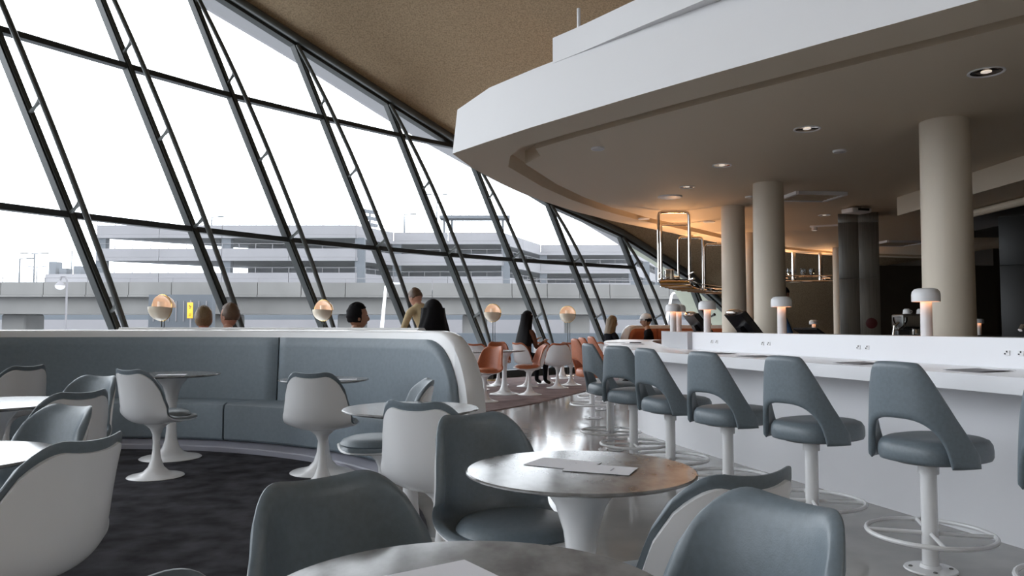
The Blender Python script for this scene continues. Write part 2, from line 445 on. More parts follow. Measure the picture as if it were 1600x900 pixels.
# ================================================================ balcony over the bar
ZS = 3.0                              # underside of its rim
front_px = [(707, 240), (760, 222), (830, 199), (900, 178), (1000, 148), (1100, 119), (1200, 91), (1300, 63), (1400, 36), (1530, 0)]
rear_px = [(707, 240), (740, 264), (800, 295), (850, 315), (900, 331), (960, 346), (1040, 362), (1110, 377), (1170, 388), (1240, 395), (1310, 400), (1450, 404), (1600, 407)]
front = [onz(u, v, ZS) for u, v in front_px]
d = (front[-1] - front[-3]).normalized()
front += [front[-1] + d * 1.5, front[-1] + d * 3.2]
rear = [onz(u, v, ZS) for u, v in rear_px]
rear += [Vector((17.5, 21.9, ZS))]
def offs(pts, dist):                  # offset a plan polyline to its right-hand side
    out = []
    for k in range(len(pts)):
        t = (pts[min(k + 1, len(pts) - 1)] - pts[max(k - 1, 0)]).normalized()
        out.append(pts[k] + Vector((t.y, -t.x, 0)) * dist)
    return out
outline = list(reversed(front)) + rear[1:]          # runs from near right, round the prow, to far right
outline = [p.copy() for p in outline]
dense = []
for a, b in zip(outline, outline[1:]):
    for k in range(3): dense.append(lerp(a, b, k / 3))
dense.append(outline[-1])
inset = offs(outline, 0.42)
kc = len(front) - 1                   # index of the prow corner
c = outline[kc]; t0 = (outline[kc] - outline[kc - 1]).normalized(); t1 = (outline[kc + 1] - outline[kc]).normalized()
mitre = (Vector((t0.y, -t0.x, 0)) + Vector((t1.y, -t1.x, 0))).normalized()
inset[kc] = c + mitre * 0.62
bal = empty('balcony', (outline[kc].x, outline[kc].y, 0), 0, 'white curved mezzanine balcony overhanging the bar', 'balcony')
BO = Vector((outline[kc].x, outline[kc].y, 0))
N = len(outline)
def strip(mb, P, Q):
    n = len(P); mb.add([p - BO for p in P] + [q - BO for q in Q], [(k, k + 1, n + k + 1, n + k) for k in range(n - 1)])
RISE = 0.02
SLOT = 0.17
m = MB(); strip(m, outline, inset); m.build('soffit_rim', cream_shade, bal, 0)
inset2 = offs(outline, 0.62); inset2[kc] = c + mitre * 0.95
up_ = lambda P, h: [p + Vector((0, 0, h)) for p in P]
m = MB(); strip(m, inset, up_(inset, SLOT)); strip(m, up_(inset, SLOT), up_(inset2, SLOT)); strip(m, up_(inset2, SLOT), up_(inset2, RISE)); m.build('soffit_slot', cream_shade, bal, 0)
m = MB(); m.add([p - BO for p in up_(inset2, RISE)], [tuple(range(N))]); m.build('soffit', cream_shade, bal, 0)
ztop = [ZS + (0.55 if k < kc else 0.47) for k in range(N)]
tops = offs(outline, 0.035); tops[kc] = c + mitre * 0.05
for k in range(N): tops[k] = tops[k] + Vector((0, 0, ztop[k] - ZS))
m = MB(); strip(m, outline[:kc + 1], tops[:kc + 1]); m.build('fascia', white_paint, bal, 0.5, label='white front fascia')
m = MB(); strip(m, outline[kc:], tops[kc:]); m.build('fascia', white_paint, bal, 0.5)
tin = offs(tops, 0.2); tin[kc] = tops[kc] + mitre * 0.3
m = MB(); strip(m, tops, tin); m.build('fascia_cap', white_paint, bal, 0)
m = MB(); m.add([p - BO for p in tin], [tuple(range(N))]); m.build('upper_deck', wall_back, bal, 0)
# upper parapet that swings out over the fascia
step_u = onz(860, 190, ZS)
par = [p for p in front if p.y < 6.75]
par = [Vector((step_u.x, step_u.y, ZS))] + par
Lp = [0]
for a, b in zip(par, par[1:]): Lp.append(Lp[-1] + (b - a).length)
po = []
for k, p in enumerate(par):
    t = (par[min(k + 1, len(par) - 1)] - par[max(k - 1, 0)]).normalized()
    nrm = Vector((t.y, -t.x, 0))      # towards the window side?
    if nrm.x > 0: nrm = -nrm
    sw = max(0, Lp[k] - 0.25) * 0.062
    po.append(p + nrm * (sw - 0.03))
def parapet(u, v, th):
    x = u * (len(po) - 1); k = min(int(x), len(po) - 2); p = lerp(po[k], po[k + 1], x - k)
    t = (po[k + 1] - po[k]).normalized(); nrm = Vector((-t.y, t.x, 0))
    if nrm.x < 0: nrm = -nrm
    return p + nrm * th + Vector((0, 0, lerp(0.53, 0.76, v))) - BO
m = MB(); m.solid(lambda u, v: parapet(u, v, 0), lambda u, v: parapet(u, v, 0.22), 24, 1)
m.build('parapet', white_paint, bal, 0.5)
m = MB(); pp = parapet(0.08, 1, 0.1); m.tube([pp, pp + Vector((0, 0, 0.22))], 0.016, 8); m.build('rail_post', lamp_white, bal)
# lowered bulkhead over the kitchen
ZI = ZS + RISE
m = MB(); m.boxab((5.5, 3.0, 2.76), (6.6, 10.9, ZI)); bk = m.build('bulkhead', cream_shade, smooth=0, label='boxed beige bulkhead dropping from the soffit over the kitchen', cat='bulkhead')
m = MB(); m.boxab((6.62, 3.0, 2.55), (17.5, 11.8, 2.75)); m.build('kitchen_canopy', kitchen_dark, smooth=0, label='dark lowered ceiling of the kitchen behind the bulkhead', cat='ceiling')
m = MB(); m.tube([(6.2, 3.0, 2.70), (6.2, 10.8, 2.70)], 0.05, 10); m.build('duct_pipe', cream_shade, smooth=0.6, label='thin round pipe running under the beige bulkhead', cat='pipe')

# ceiling fittings
def downlight(u, v, r, label):
    p = onz(u, v, ZI)
    t = empty('downlight', (p.x, p.y, ZI), 0, label, 'downlight', 'recessed downlights in the balcony soffit')
    m = MB(); m.lathe([(r, 0.0), (r * 1.02, -0.006), (r * 0.97, -0.010), (r * 0.86, -0.004), (r * 0.86, 0.0)], 28); m.build('trim_ring', white_paint, t)
    m = MB(); m.lathe([(r * 0.87, -0.003), (r * 0.80, -0.001), (r * 0.3, -0.0005), (0.0, -0.0005)], 28); m.build('reflector', chrome, t)
    m = MB(); m.lathe([(r * 0.30, -0.0035), (r * 0.22, -0.006), (0, -0.007)], 16); m.build('lens', light_disc, t)
downlight(1541, 112, 0.12, 'chrome recessed downlight near the right edge of the soffit, largest of all')
downlight(1261, 201, 0.12, 'chrome recessed downlight between the prow and the front column')
downlight(1128, 258, 0.11, 'chrome recessed downlight left of the second column top')
downlight(1074, 292, 0.10, 'chrome recessed downlight just above the hanging frames')
downlight(1288, 336, 0.10, 'chrome recessed downlight right of the square vent')
def disc(u, v, r, label, name='ceiling_speaker', th=0.02):
    p = onz(u, v, ZI)
    t = empty(name, (p.x, p.y, ZI), 0, label, 'speaker', 'round discs on the soffit')
    m = MB(); m.lathe([(r, 0), (r, -th * .6), (r * .93, -th), (r * .85, -th * .95)], 28); m.build('rim', white_paint, t)
    m = MB(); m.lathe([(r * .86, -th * .93), (r * .5, -th * .98), (0, -th)], 28); m.build('grille', white_shell, t)
disc(934, 231, 0.07, 'small round white disc on the soffit nearest the prow')
disc(1047, 307, 0.17, 'large flat white ceiling speaker above the hanging chrome frames')
disc(1312, 235, 0.07, 'small round disc on the soffit left of the front column')
disc(1172, 307, 0.07, 'small round disc on the soffit against the second column')
disc(1108, 346, 0.10, 'small round disc on the warm lit soffit behind the frames')
disc(1006, 341, 0.10, 'small sensor disc on the soffit by its curved rear edge')
def vent(u, v, sx, sy, label):
    p = onz(u, v, ZI); t = empty('ceiling_vent', (p.x, p.y, ZI), 0.12, label, 'vent', 'square soffit vents')
    m = MB()
    for a in (-1, 1):
        m.box((a * sx / 2, 0, -0.02), (0.05, sy, 0.05)); m.box((0, a * sy / 2, -0.02), (sx, 0.05, 0.05))
    m.build('frame', white_paint, t, 0)
    m = MB(); m.box((0, 0, -0.008), (sx, sy, 0.012)); m.build('backing', wall_dark, t, 0)
    for k in range(7):
        m = MB(); m.box((0, -sy / 2 + sy * (k + .5) / 7, -0.025), (sx, 0.03, 0.012)); m.build('louvre', cream_shade, t, 0)
vent(1267, 305, 0.7, 0.6, 'square louvred air vent on the soffit right of the second column')
vent(1400, 379, 0.9, 0.8, 'wide air vent on the dark soffit right of the steel pillar')
p = onz(1338, 324, ZI)
t = empty('projector', (p.x, p.y, ZI), 0.3, 'white boxed device hanging from soffit above the steel pillar', 'device')
m = MB(); m.box((0, 0, -0.055), (0.36, 0.26, 0.075), 0, 0.02); m.build('housing', white_paint, t)
m = MB(); m.box((0, 0, -0.01), (0.10, 0.10, 0.02)); m.build('mount', black, t)
m = MB(); m.box((0.02, -0.134, -0.05), (0.2, 0.012, 0.035)); m.build('slot', black, t)
p = onz(1300, 351, ZI)
t = empty('track_light', (p.x, p.y, ZI), -0.5, 'short two-headed spotlight rail on soffit left of the steel pillar', 'light')
m = MB(); m.box((0, 0, -0.015), (0.75, 0.05, 0.03)); m.build('rail', white_paint, t, 0)
for s in (-0.3, 0.3):
    m = MB(); m.lathe([(0.0, -0.03), (0.05, -0.03), (0.055, -0.09), (0.045, -0.095)], 16, (s, 0, 0)); m.build('lamp_head', white_paint, t)
    m = MB(); m.lathe([(0.045, -0.091), (0, -0.092)], 16, (s, 0, 0)); m.build('lens', light_disc, t)

# columns
def column(u, vtop, r, label, zt=ZI):
    p = onz(u, vtop, zt)
    m = MB(); m.lathe([(0, 0), (r * 1.06, 0), (r * 1.06, 0.02), (r * 1.05, 1.0), (r, zt), (0, zt)], 40)
    return m.build('column', column_paint, loc=(p.x, p.y, 0), smooth=0.7, label=label, cat='column')
c1 = column(1475, 190, 0.20, 'thick round cream column nearest the right edge')
c2 = column(1200, 287, 0.19, 'round cream column in the middle behind the bar')
c3 = column(1145, 323, 0.175, 'round cream column beside the hanging chrome frames')
c4 = column(1308, 387, 0.105, 'slim cream column left of the steel pillar, lit orange at the top')
c5 = column(1170, 364, 0.11, 'slim far column between two thick cream columns')

# ================================================================ banquettes
def arc(C, r, th, z=0): return Vector((C[0] + r * math.cos(th), C[1] + r * math.sin(th), z))
def banquette(name, C, r0, th_a, th_b, seams, vinyl, label, cat, ztop=1.15, end_r=0.52, seat=True, sgn=1, rounded=(True, False)):
    """curved bench: seat front at r0, backrest behind it, white shell outside. th_a is the rounded end"""
    t = empty(name, (C[0], C[1], 0), 0, label, cat)
    rs = r0; rbk = r0 + 0.50 * sgn; rsh0 = rbk + 0.075 * sgn; rsh1 = rbk + 0.24 * sgn
    def top(th, zt, rad):
        s = min((th - th_a) if rounded[0] else 9, (th_b - th) if rounded[1] else 9) * abs(rbk)
        if s >= end_r: return zt
        x = 1 - max(s, 0) / end_r
        return zt - rad * (1 - math.sqrt(max(0, 1 - x * x)))
    def A(r, th, z): return (r * math.cos(th), r * math.sin(th), z)
    # white shell with rounded rim
    nu = 110
    m = MB()
    prof = [(rsh0, 0.0), (rsh0, 1.0), (lerp(rsh0, rsh1, 0.12), 1.03), (lerp(rsh0, rsh1, 0.5), 1.045), (lerp(rsh0, rsh1, 0.88), 1.03), (rsh1, 1.0), (rsh1, 0.0)]
    vs = []; fs = []
    for i in range(nu + 1):
        th = th_a + (th_b - th_a) * ((i / nu) ** 1.6)
        zt = top(th, ztop - 0.03, 0.72)
        for r, q in prof: vs.append(A(r, th, zt * q if q <= 1 else zt + (q - 1) * 0.7))
    k = len(prof)
    for i in range(nu):
        for j in range(k - 1): fs.append((i * k + j, i * k + j + 1, (i + 1) * k + j + 1, (i + 1) * k + j))
    fs.append(tuple(range(k))); fs.append(tuple(nu * k + j for j in reversed(range(k))))
    m.add(vs, fs); m.build('shell', white_shell, t, 0.9)
    # backrest panels
    ed = [th_a + 0.012] + list(seams) + [th_b]
    for a, b in zip(ed, ed[1:]):
        g = 0.0022
        def back(u, v, off, a=a, b=b):
            th = lerp(a + g, b - g, u)
            zt = top(th - 0.03 if rounded[0] else th, ztop - 0.075, 0.66)
            z = lerp(0.40, max(zt, 0.42), v)
            e = min(1, min(u, 1 - u) * (b - a) * abs(rbk) / 0.02) ; e2 = min(1, (1 - v) * (zt - .4) / 0.05)
            pil = math.sqrt(max(0, 1 - (1 - e) ** 2)) * math.sqrt(max(0, 1 - (1 - e2) ** 2))
            return A(rbk + 0.05 * sgn + off * sgn * (0.35 + 0.65 * pil) + 0.03 * sgn * (v - .5), th, z)
        m = MB(); m.solid(lambda u, v: back(u, v, -0.055), lambda u, v: back(u, v, 0.02), 44, 14)
        m.build('backrest_panel', vinyl, t, 0.9)
    if seat:
        sd = [th_a + 0.05] + [x + 0.06 for x in seams] + [th_b]
        for a, b in zip(sd, sd[1:]):
            m = MB(); cs = [(rbk, 0.10), (rs + 0.02 * sgn, 0.10), (rs, 0.12), (rs, 0.40), (rs + 0.012 * sgn, 0.435), (rs + 0.05 * sgn, 0.455), (rbk, 0.445)]
            vs = []; fs = []; nn = 30; k = len(cs)
            for i in range(nn + 1):
                th = lerp(a + 0.003, b - 0.003, i / nn)
                for r, z in cs: vs.append(A(r, th, z))
            for i in range(nn):
                for j in range(k): fs.append((i * k + j, i * k + (j + 1) % k, (i + 1) * k + (j + 1) % k, (i + 1) * k + j))
            fs.append(tuple(range(k))); fs.append(tuple(nn * k + j for j in reversed(range(k))))
            m.add(vs, fs); m.build('seat_block', vinyl, t, 0.7)
        m = MB(); cs = [(rbk, 0.0), (rs - 0.10 * sgn, 0.0), (rs - 0.10 * sgn, 0.05), (rs - 0.09 * sgn, 0.06), (rs + 0.05 * sgn, 0.095), (rbk, 0.095)]
        vs = []; fs = []; nn = 70; k = len(cs)
        for i in range(nn + 1):
            th = lerp(th_a + 0.03, th_b, i / nn)
            for r, z in cs: vs.append(A(r, th, z))
        for i in range(nn):
            for j in range(k): fs.append((i * k + j, i * k + (j + 1) % k, (i + 1) * k + (j + 1) % k, (i + 1) * k + j))
        fs.append(tuple(range(k))); fs.append(tuple(nn * k + j for j in reversed(range(k))))
        m.add(vs, fs); m.build('plinth', plinth_mat, t, 0.4)
    return t
banquette('banquette', BC, RB, R(31), R(156), [R(69), R(113)], blue_dark, 'long curved blue-grey banquette with white shell on the left', 'banquette')
# bench on the far side of that shell, facing the window
def outer_bench():
    t = empty('bench', (BC.x, BC.y, 0), 0, 'curved orange bench backing onto the blue-grey banquette, facing the window', 'bench')
    A = lambda r, th, z: (r * math.cos(th), r * math.sin(th), z)
    def ring(name, cs, a, b, mt, nn=60):
        m = MB(); vs = []; fs = []; k = len(cs)
        for i in range(nn + 1):
            th = lerp(a, b, i / nn)
            for r, z in cs: vs.append(A(r, th, z))
        for i in range(nn):
            for j in range(k): fs.append((i * k + j, i * k + (j + 1) % k, (i + 1) * k + (j + 1) % k, (i + 1) * k + j))
        fs.append(tuple(range(k))); fs.append(tuple(nn * k + j for j in reversed(range(k))))
        m.add(vs, fs); m.build(name, mt, t, 0.7)
    ring('back_shell', [(4.20, 0.0), (4.20, 1.15), (4.23, 1.175), (4.29, 1.175), (4.31, 1.15), (4.31, 0.0)], R(46), R(96), white_shell)
    ring('backrest', [(4.312, 0.45), (4.312, 1.08), (4.34, 1.10), (4.38, 1.07), (4.40, 0.45)], R(46.5), R(95.5), orange_dark)
    ring('seat', [(4.312, 0.1), (4.312, 0.44), (4.80, 0.45), (4.84, 0.42), (4.84, 0.1)], R(46.5), R(95.5), orange_dark)
    ring('plinth', [(4.33, 0.0), (4.33, 0.1), (4.80, 0.1), (4.80, 0.0)], R(46.5), R(95.5), plinth_mat)
outer_bench()
# far orange booth
banquette('booth', (4.5, 14.9), 1.75, R(62), R(158), [R(95), R(126)], orange_dark, 'curved orange booth with white shell at the far windows', 'banquette', ztop=1.2, rounded=(False, True))

# ================================================================ bar
WD = Vector((-0.285, 0.958, 0)); WD.normalize()
WN = Vector((-WD.y, WD.x, 0))         # towards the customers
WA = Vector((2.76, 4.14, 0))
def barline(off, pts_t):              # plan points of the bar at an offset towards the customers
    return [WA + WD * t + WN * off for t in pts_t]
bend = 4.35
wall_line = barline(0, [-4.0, 0, bend]) + [Vector((1.62, 9.5, 0)), Vector((1.72, 11.0, 0)), Vector((1.95, 12.6, 0)), Vector((2.3, 13.6, 0))]
def smooth_line(P, n=10):
    out = []
    for s in range(n * (len(P) - 1) + 1):
        out.append(Vector(crom([tuple(p) for p in P], s / (n * (len(P) - 1)))))
    return out
wl_ = wall_line[:2] + smooth_line(wall_line[1:], 8)[1:]
def left(pts, dist):
    return offs(pts, -dist)
bar = empty('bar_counter', (WA.x, WA.y, 0), 0, 'long white curved bar counter with overhanging top', 'bar counter')
def ribbon(name, mt, inner_off, outer_off, z0, z1, pts, sm=0.4, par=bar, O=WA, kind=None):
    A_ = left(pts, outer_off); B_ = left(pts, inner_off)
    m = MB(); n = len(pts); vs = []
    for p, q in zip(A_, B_):
        for r, z in ((p, z0), (p, z1), (q, z1), (q, z0)): vs.append(Vector((r.x, r.y, z)) - O)
    fs = []
    for i in range(n - 1):
        for j in range(4): fs.append((i * 4 + j, i * 4 + (j + 1) % 4, (i + 1) * 4 + (j + 1) % 4, (i + 1) * 4 + j))
    fs.append((0, 1, 2, 3)); fs.append(tuple((n - 1) * 4 + j for j in (3, 2, 1, 0)))
    m.add(vs, fs); return m.build(name, mt, par, sm)
ribbon('front_panel', counter_white, -0.12, 0.0, 0.0, 0.86, wl_)
ribbon('countertop', counter_white, -0.34, 0.40, 0.86, 0.945, wl_)
near_pts = barline(0, [-4.0, 0, 4.1])
ribbon('upstand', counter_white, -0.62, -0.30, 0.86, 1.125, near_pts)
far_pts = [WA + WD * 4.12, Vector((1.56, 9.1, 0)), Vector((1.62, 9.7, 0))]
ribbon('upstand', mat('pale grey solid surface', (0.50, 0.50, 0.52), 0.3), -0.62, -0.26, 0.86, 1.125, far_pts)
# floor outlet in the front panel
pv = WA + WD * 3.1 + WN * 0.004
m = MB(); m.box(Vector((1.585, 8.62, 0.10)) - WA, (0.02, 0.30, 0.16), R(8)); m.build('floor_vent', wall_back, bar, 0)
# sockets along the upstand
for tt in (-0.05, 0.32, 1.55, 2.75, 3.6):
    q = WA + WD * tt + WN * (-0.297); ang = math.atan2(WD.y, WD.x)
    for s in (-0.045, 0.045):
        w = q + WD * s
        m = MB(); m.box((w.x - WA.x, w.y - WA.y, 1.035), (0.035, 0.005, 0.032), ang, 0.002); sk = m.build('socket_plate', white_paint, bar, 0.5)
        m = MB(); m.box((w.x - WA.x + WN.x * .004, w.y - WA.y + WN.y * .004, 1.043), (0.006, 0.004, 0.010), ang)
        m.box((w.x - WA.x + WN.x * .004 + WD.x * .012, w.y - WA.y + WN.y * .004 + WD.y * .012, 1.030), (0.008, 0.004, 0.008), ang)
        m.build('socket_hole', black, sk, 0)
# working counter behind the upstand
m = MB(); bb = barline(-0.66, [-3.5, 4.0]); cc = barline(-1.25, [4.0, -3.5]); m.prism([(p.x, p.y) for p in bb + cc], 0.0, 0.90)
m.build('back_worktop', mat('dark worktop', (0.06, 0.055, 0.05), 0.3), smooth=0, label='dark service worktop hidden behind the white bar upstand', cat='worktop')

# ================================================================ tulip chair, table, bar stool
CPROF = [(.262, .478), (.245, .455), (.18, .438), (.06, .428), (-.06, .428), (-.145, .442), (-.205, .488), (-.238, .56), (-.258, .655), (-.278, .76), (-.302, .862)]
CWID = [.150, .185, .222, .247, .255, .257, .252, .240, .223, .203, .180]
CRAI = [.0, .010, .022, .032, .048, .078, .115, .125, .115, .092, .062]
def chair_pt(s, t, off):
    y, z = crom(CPROF, s); y1, z1 = crom(CPROF, min(1, s + .01)); y0, z0 = crom(CPROF, max(0, s - .01))
    ty, tz = y1 - y0, z1 - z0; L = math.hypot(ty, tz) or 1
    ny, nz = tz / L, -ty / L
    w = crom([(a,) for a in CWID], s)[0]; r = crom([(a,) for a in CRAI], s)[0]
    lift = r * abs(t) ** 2.3 + off
    xin = -off * 0.9 * abs(t) ** 3 * (1 if t > 0 else -1) * (r / .12)
    return Vector((w * t + xin, y + ny * lift, z + nz * lift))
def chair_s(u, t, lo, hi):
    a = abs(t)
    smax = 1 - 0.020 * (1 - a * a) - 0.15 * (1 - math.sqrt(max(0, 1 - max(0, (a - .52) / .48) ** 2)))
    smin = 0.14 * a ** 3.2
    return lerp(smin + lo, smax - hi, u)
def make_chair(name, vinyl):
    root = empty(name)
    m = MB(); f = lambda u, v, o: chair_pt(chair_s(u, v * 2 - 1, .012, .034), (v * 2 - 1) * .955, o)
    m.solid(lambda u, v: f(u, v, -.001), lambda u, v: f(u, v, -.014), 36, 32)
    m.build('shell', white_shell, root, 0.9)
    m = MB()
    def up(u, v, side):
        t = v * 2 - 1; s = chair_s(u, t, 0, 0)
        e = min(1, min((1 - u) / .055, u / .05, (1 - abs(t)) / .07))
        rnd = math.sqrt(max(0, 1 - (1 - e) ** 2))
        if side > 0: return chair_pt(s, t, -0.002 + 0.022 * rnd)
        roll = sstep(.055, 0.0, 1 - u); rollt = sstep(.045, 0.0, 1 - abs(t))
        return chair_pt(s, t, 0.0 - 0.017 * max(roll, rollt) * (0.35 + 0.65 * rnd))
    m.solid(lambda u, v: up(u, v, 1), lambda u, v: up(u, v, -1), 48, 34)
    m.build('upholstery', vinyl, root, 1.2)
    m = MB()
    cs = [(0.0, .522), (.10, .521), (.165, .515), (.203, .502), (.220, .480), (.214, .460), (.185, .446), (0, .446)]
    m.lathe(cs, 40, (0, .035, 0), 1.0, 1.02); m.build('seat_cushion', vinyl, root, 0.9)
    m = MB()
    m.lathe([(0, 0), (.205, 0), (.212, .004), (.205, .010), (.15, .020), (.095, .040), (.058, .078), (.037, .14), (.028, .21), (.026, .27), (.031, .33), (.050, .375), (.080, .402), (.105, .418), (0, .42)], 36)
    m.build('pedestal', white_shell, root, 0.8)
    return root
def make_table(name, D, h=0.75):
    root = empty(name); r = D / 2
    m = MB(); m.lathe([(0, h), (r - .006, h), (r - .001, h - .003), (r, h - .007), (r - .012, h - .013), (r - .05, h - .022), (r - .10, h - .026), (0, h - .026)], 72)
    m.build('table_top', marble, root, 0.5)
    m = MB(); k = (h - .027)
    m.lathe([(0, 0), (.255, 0), (.262, .004), (.252, .011), (.18, .024), (.115, .048), (.075, .09), (.052, .16), (.042, .25), (.039, .36), (.042, .46), (.055, .56), (.080, .64), (.115, .69), (.15, k), (0, k)], 44)
    m.build('pedestal', white_shell, root, 0.8)
    return root
def make_stool(name, vinyl):
    root = empty(name)
    m = MB(); m.lathe([(0, 0), (.118, 0), (.122, .004), (.118, .010), (.05, .014), (.045, .03), (0, .03)], 36); fp = m.build('floor_plate', white_shell, root, 0.6)
    for k in range(4):
        a = PI / 4 + k * PI / 2
        m = MB(); m.lathe([(.010, .010), (.010, .016), (.006, .018), (0, .018)], 8, (.09 * math.cos(a), .09 * math.sin(a), 0)); m.build('bolt', stainless, fp)
    m = MB(); m.lathe([(0, .02), (.038, .02), (.037, .50), (0, .50)], 24); m.build('post', white_shell, root)
    m = MB(); m.lathe([(0, .47), (.047, .47), (.048, .51), (.044, .53), (0, .53)], 24); m.build('collar', white_shell, root)
    ring = [(.285 * math.cos(2 * PI * k / 40), .285 * math.sin(2 * PI * k / 40), .18) for k in range(40)]
    m = MB(); m.tube(ring, .0115, 8, True); fr_ = m.build('footrest_ring', white_shell, root)
    for k in range(4):
        a = PI / 4 + k * PI / 2
        m = MB(); m.tube([(.03 * math.cos(a), .03 * math.sin(a), .18), (.285 * math.cos(a), .285 * math.sin(a), .18)], .010, 8); m.build('spoke', white_shell, fr_)
    m = MB(); sq = lambda a, p: (math.copysign(abs(math.cos(a)) ** p, math.cos(a)), math.copysign(abs(math.sin(a)) ** p, math.sin(a)))
    prof = [(0.0, .654), (.6, .652), (.82, .646), (.93, .634), (.985, .612), (1.0, .585), (.998, .556), (.97, .540), (.9, .535), (0, .535)]
    vs = []; fs = []; n = 44
    for q, z in prof:
        for j in range(n):
            cx, cy = sq(2 * PI * j / n, .72); vs.append((cx * .220 * max(q, .001), .060 + cy * .262 * max(q, .001), z))
    for i in range(len(prof) - 1):
        for j in range(n): fs.append((i * n + j, i * n + (j + 1) % n, (i + 1) * n + (j + 1) % n, (i + 1) * n + j))
    m.add(vs, fs); m.build('seat_cushion', vinyl, root, 0.9)
    m = MB(); m.lathe([(0, .526), (.15, .526), (.17, .535), (.17, .543), (0, .543)], 28); m.build('seat_base', black, root)
    # wrap-around backrest with the arched opening above the seat
    PHI = R(84)
    def wrap(u, v, side):
        ph = lerp(-PHI, PHI, u); q = abs(ph) / PHI
        g = 1 - .012 * (q / .30) ** 2 if q < .30 else .988 - .97 * max(0, (math.sqrt(((q - .30) / .70) ** 2 + .0064) - .08) / .9232) ** 1.12
        zt = .562 + .465 * g
        x = abs(ph) / R(50)
        zl = .53 + (.225 * math.sqrt(max(0, 1 - x ** 2.4)) if x < 1 else 0)
        e = min(1, min(v, 1 - v) / .10, min(u, 1 - u) / .035)
        rnd = math.sqrt(max(0.0, 1 - (1 - e) ** 2))
        z = lerp(zl, zt, v); dz = max(0, z - .53)
        cs, sn = math.cos(ph), math.sin(ph)
        bx = math.copysign(abs(sn) ** .78, sn) * .252; by = -math.copysign(abs(cs) ** .80, cs) * .250
        k = 1 - .20 * (dz / .5) ** 1.3
        off = side * .017 * (0.12 + .88 * rnd)
        fwd = .02 * sstep(.55, 1.0, q) * (1 - dz / .5)
        return Vector((bx * k + sn * off, by * (1 - .10 * dz) + .03 + fwd - .10 * dz * max(0, cs) - cs * off, z))
    m = MB(); m.solid(lambda u, v: wrap(u, v, 1), lambda u, v: wrap(u, v, -1), 72, 18)
    m.build('backrest', vinyl, root, 1.2)
    return root

blue_chair = make_chair('tulip_chair', blue_vinyl)
orange_chair = make_chair('tulip_chair', orange_vinyl)
table_proto = make_table('tulip_table', 0.72)
big_table_proto = make_table('tulip_table', 0.82)
blue_stool = make_stool('bar_stool', blue_vinyl)
orange_stool = make_stool('bar_stool', orange_vinyl)
used = set()
def place(proto, x, y, hx, hy, label, cat, group, sc_=1.0):
    if proto.name in used: o = copy_tree(proto)
    else: o = proto; used.add(proto.name)
    o.location = (x, y, 0.012 if on_carpet(x, y) else 0.0); o.rotation_euler = (0, 0, math.atan2(-hx, hy)); o.scale = (sc_,) * 3
    return tag(o, label, cat, group)
def on_carpet(x, y):
    return math.hypot(x - BC.x, y - BC.y) < RB + 0.16 or (y > 11.0 and x < 1.3)
G1 = 'blue-grey tulip chairs'
for x, y, hx, hy, lab in [
    (-2.8, 6.1, 0.4, 0.9, 'white-backed tulip chair drawn up to the banquette table on the left'),
    (-1.405, 5.74, 0.08, 1, 'white-backed tulip chair in the middle of the banquette, its back square to us'),
    (-0.78, 4.70, -1, -.25, 'blue-grey tulip chair behind the small table by the banquette end, facing left'),
    (-0.33, 3.66, .36, .93, 'white-backed tulip chair just left of the large dark blue-grey chair'),
    (0.0, 2.8, 0.58, -0.81, 'blue-grey tulip chair beside the central marble table, seat facing us'),
    (-0.245, 1.565, 0.68, -0.73, 'blue-grey tulip chair at the front left of the nearest marble table'),
    (0.3, 1.43, -0.9, -0.43, 'pale blue-grey tulip chair at the right of the nearest marble table'),
    (0.44, 2.09, -0.48, 0.88, 'tulip chair with white shell turned to us, right of the central table'),
    (-1.53, 2.38, -0.98, 0.22, 'large white-shelled tulip chair cut by the lower left edge'),
    (-1.96, 2.98, -.45, -.9, 'blue-grey tulip chair facing the front left table'),
    (-2.43, 4.04, -0.9, 0.43, 'grey-shelled tulip chair with dark rolled rim at second left table'),
    (-2.82, 4.86, -.3, -.95, 'blue-grey tulip chair facing the second left table from behind'),
    (-4.25, 6.5, -0.9, 0.43, 'shadowed grey tulip chair at far left before the banquette'),
    (-0.71, 1.3, -0.45, 0.9, 'tulip chair of which only the top rim shows at the bottom left'),
]:
    place(blue_chair, x, y, hx, hy, lab, 'chair', G1)
G2 = 'marble tulip tables'
for pr, x, y, lab in [
    (table_proto, 0.215, 2.43, 'round grey marble tulip table in the centre with two white menus'),
    (table_proto, -0.075, 1.275, 'round grey marble tulip table in the foreground, cut by bottom edge'),
    (table_proto, -0.535, 4.09, 'round marble tulip table by the banquette end, reflecting white'),
    (table_proto, -1.53, 6.28, 'round marble tulip table in the middle of the banquette'),
    (big_table_proto, -3.06, 6.95, 'round marble tulip table at the left of the banquette with a dark menu'),
    (table_proto, -1.92, 2.58, 'bright reflecting marble tulip table at the front left edge'),
    (big_table_proto, -2.93, 4.36, 'bluish marble tulip table at the left edge, second from the front'),
    (table_proto, -4.75, 6.72, 'marble tulip table barely showing at the far left edge'),
]:
    place(pr, x, y, 0, 1, lab, 'table', G2)
G3 = 'burnt orange tulip chairs'
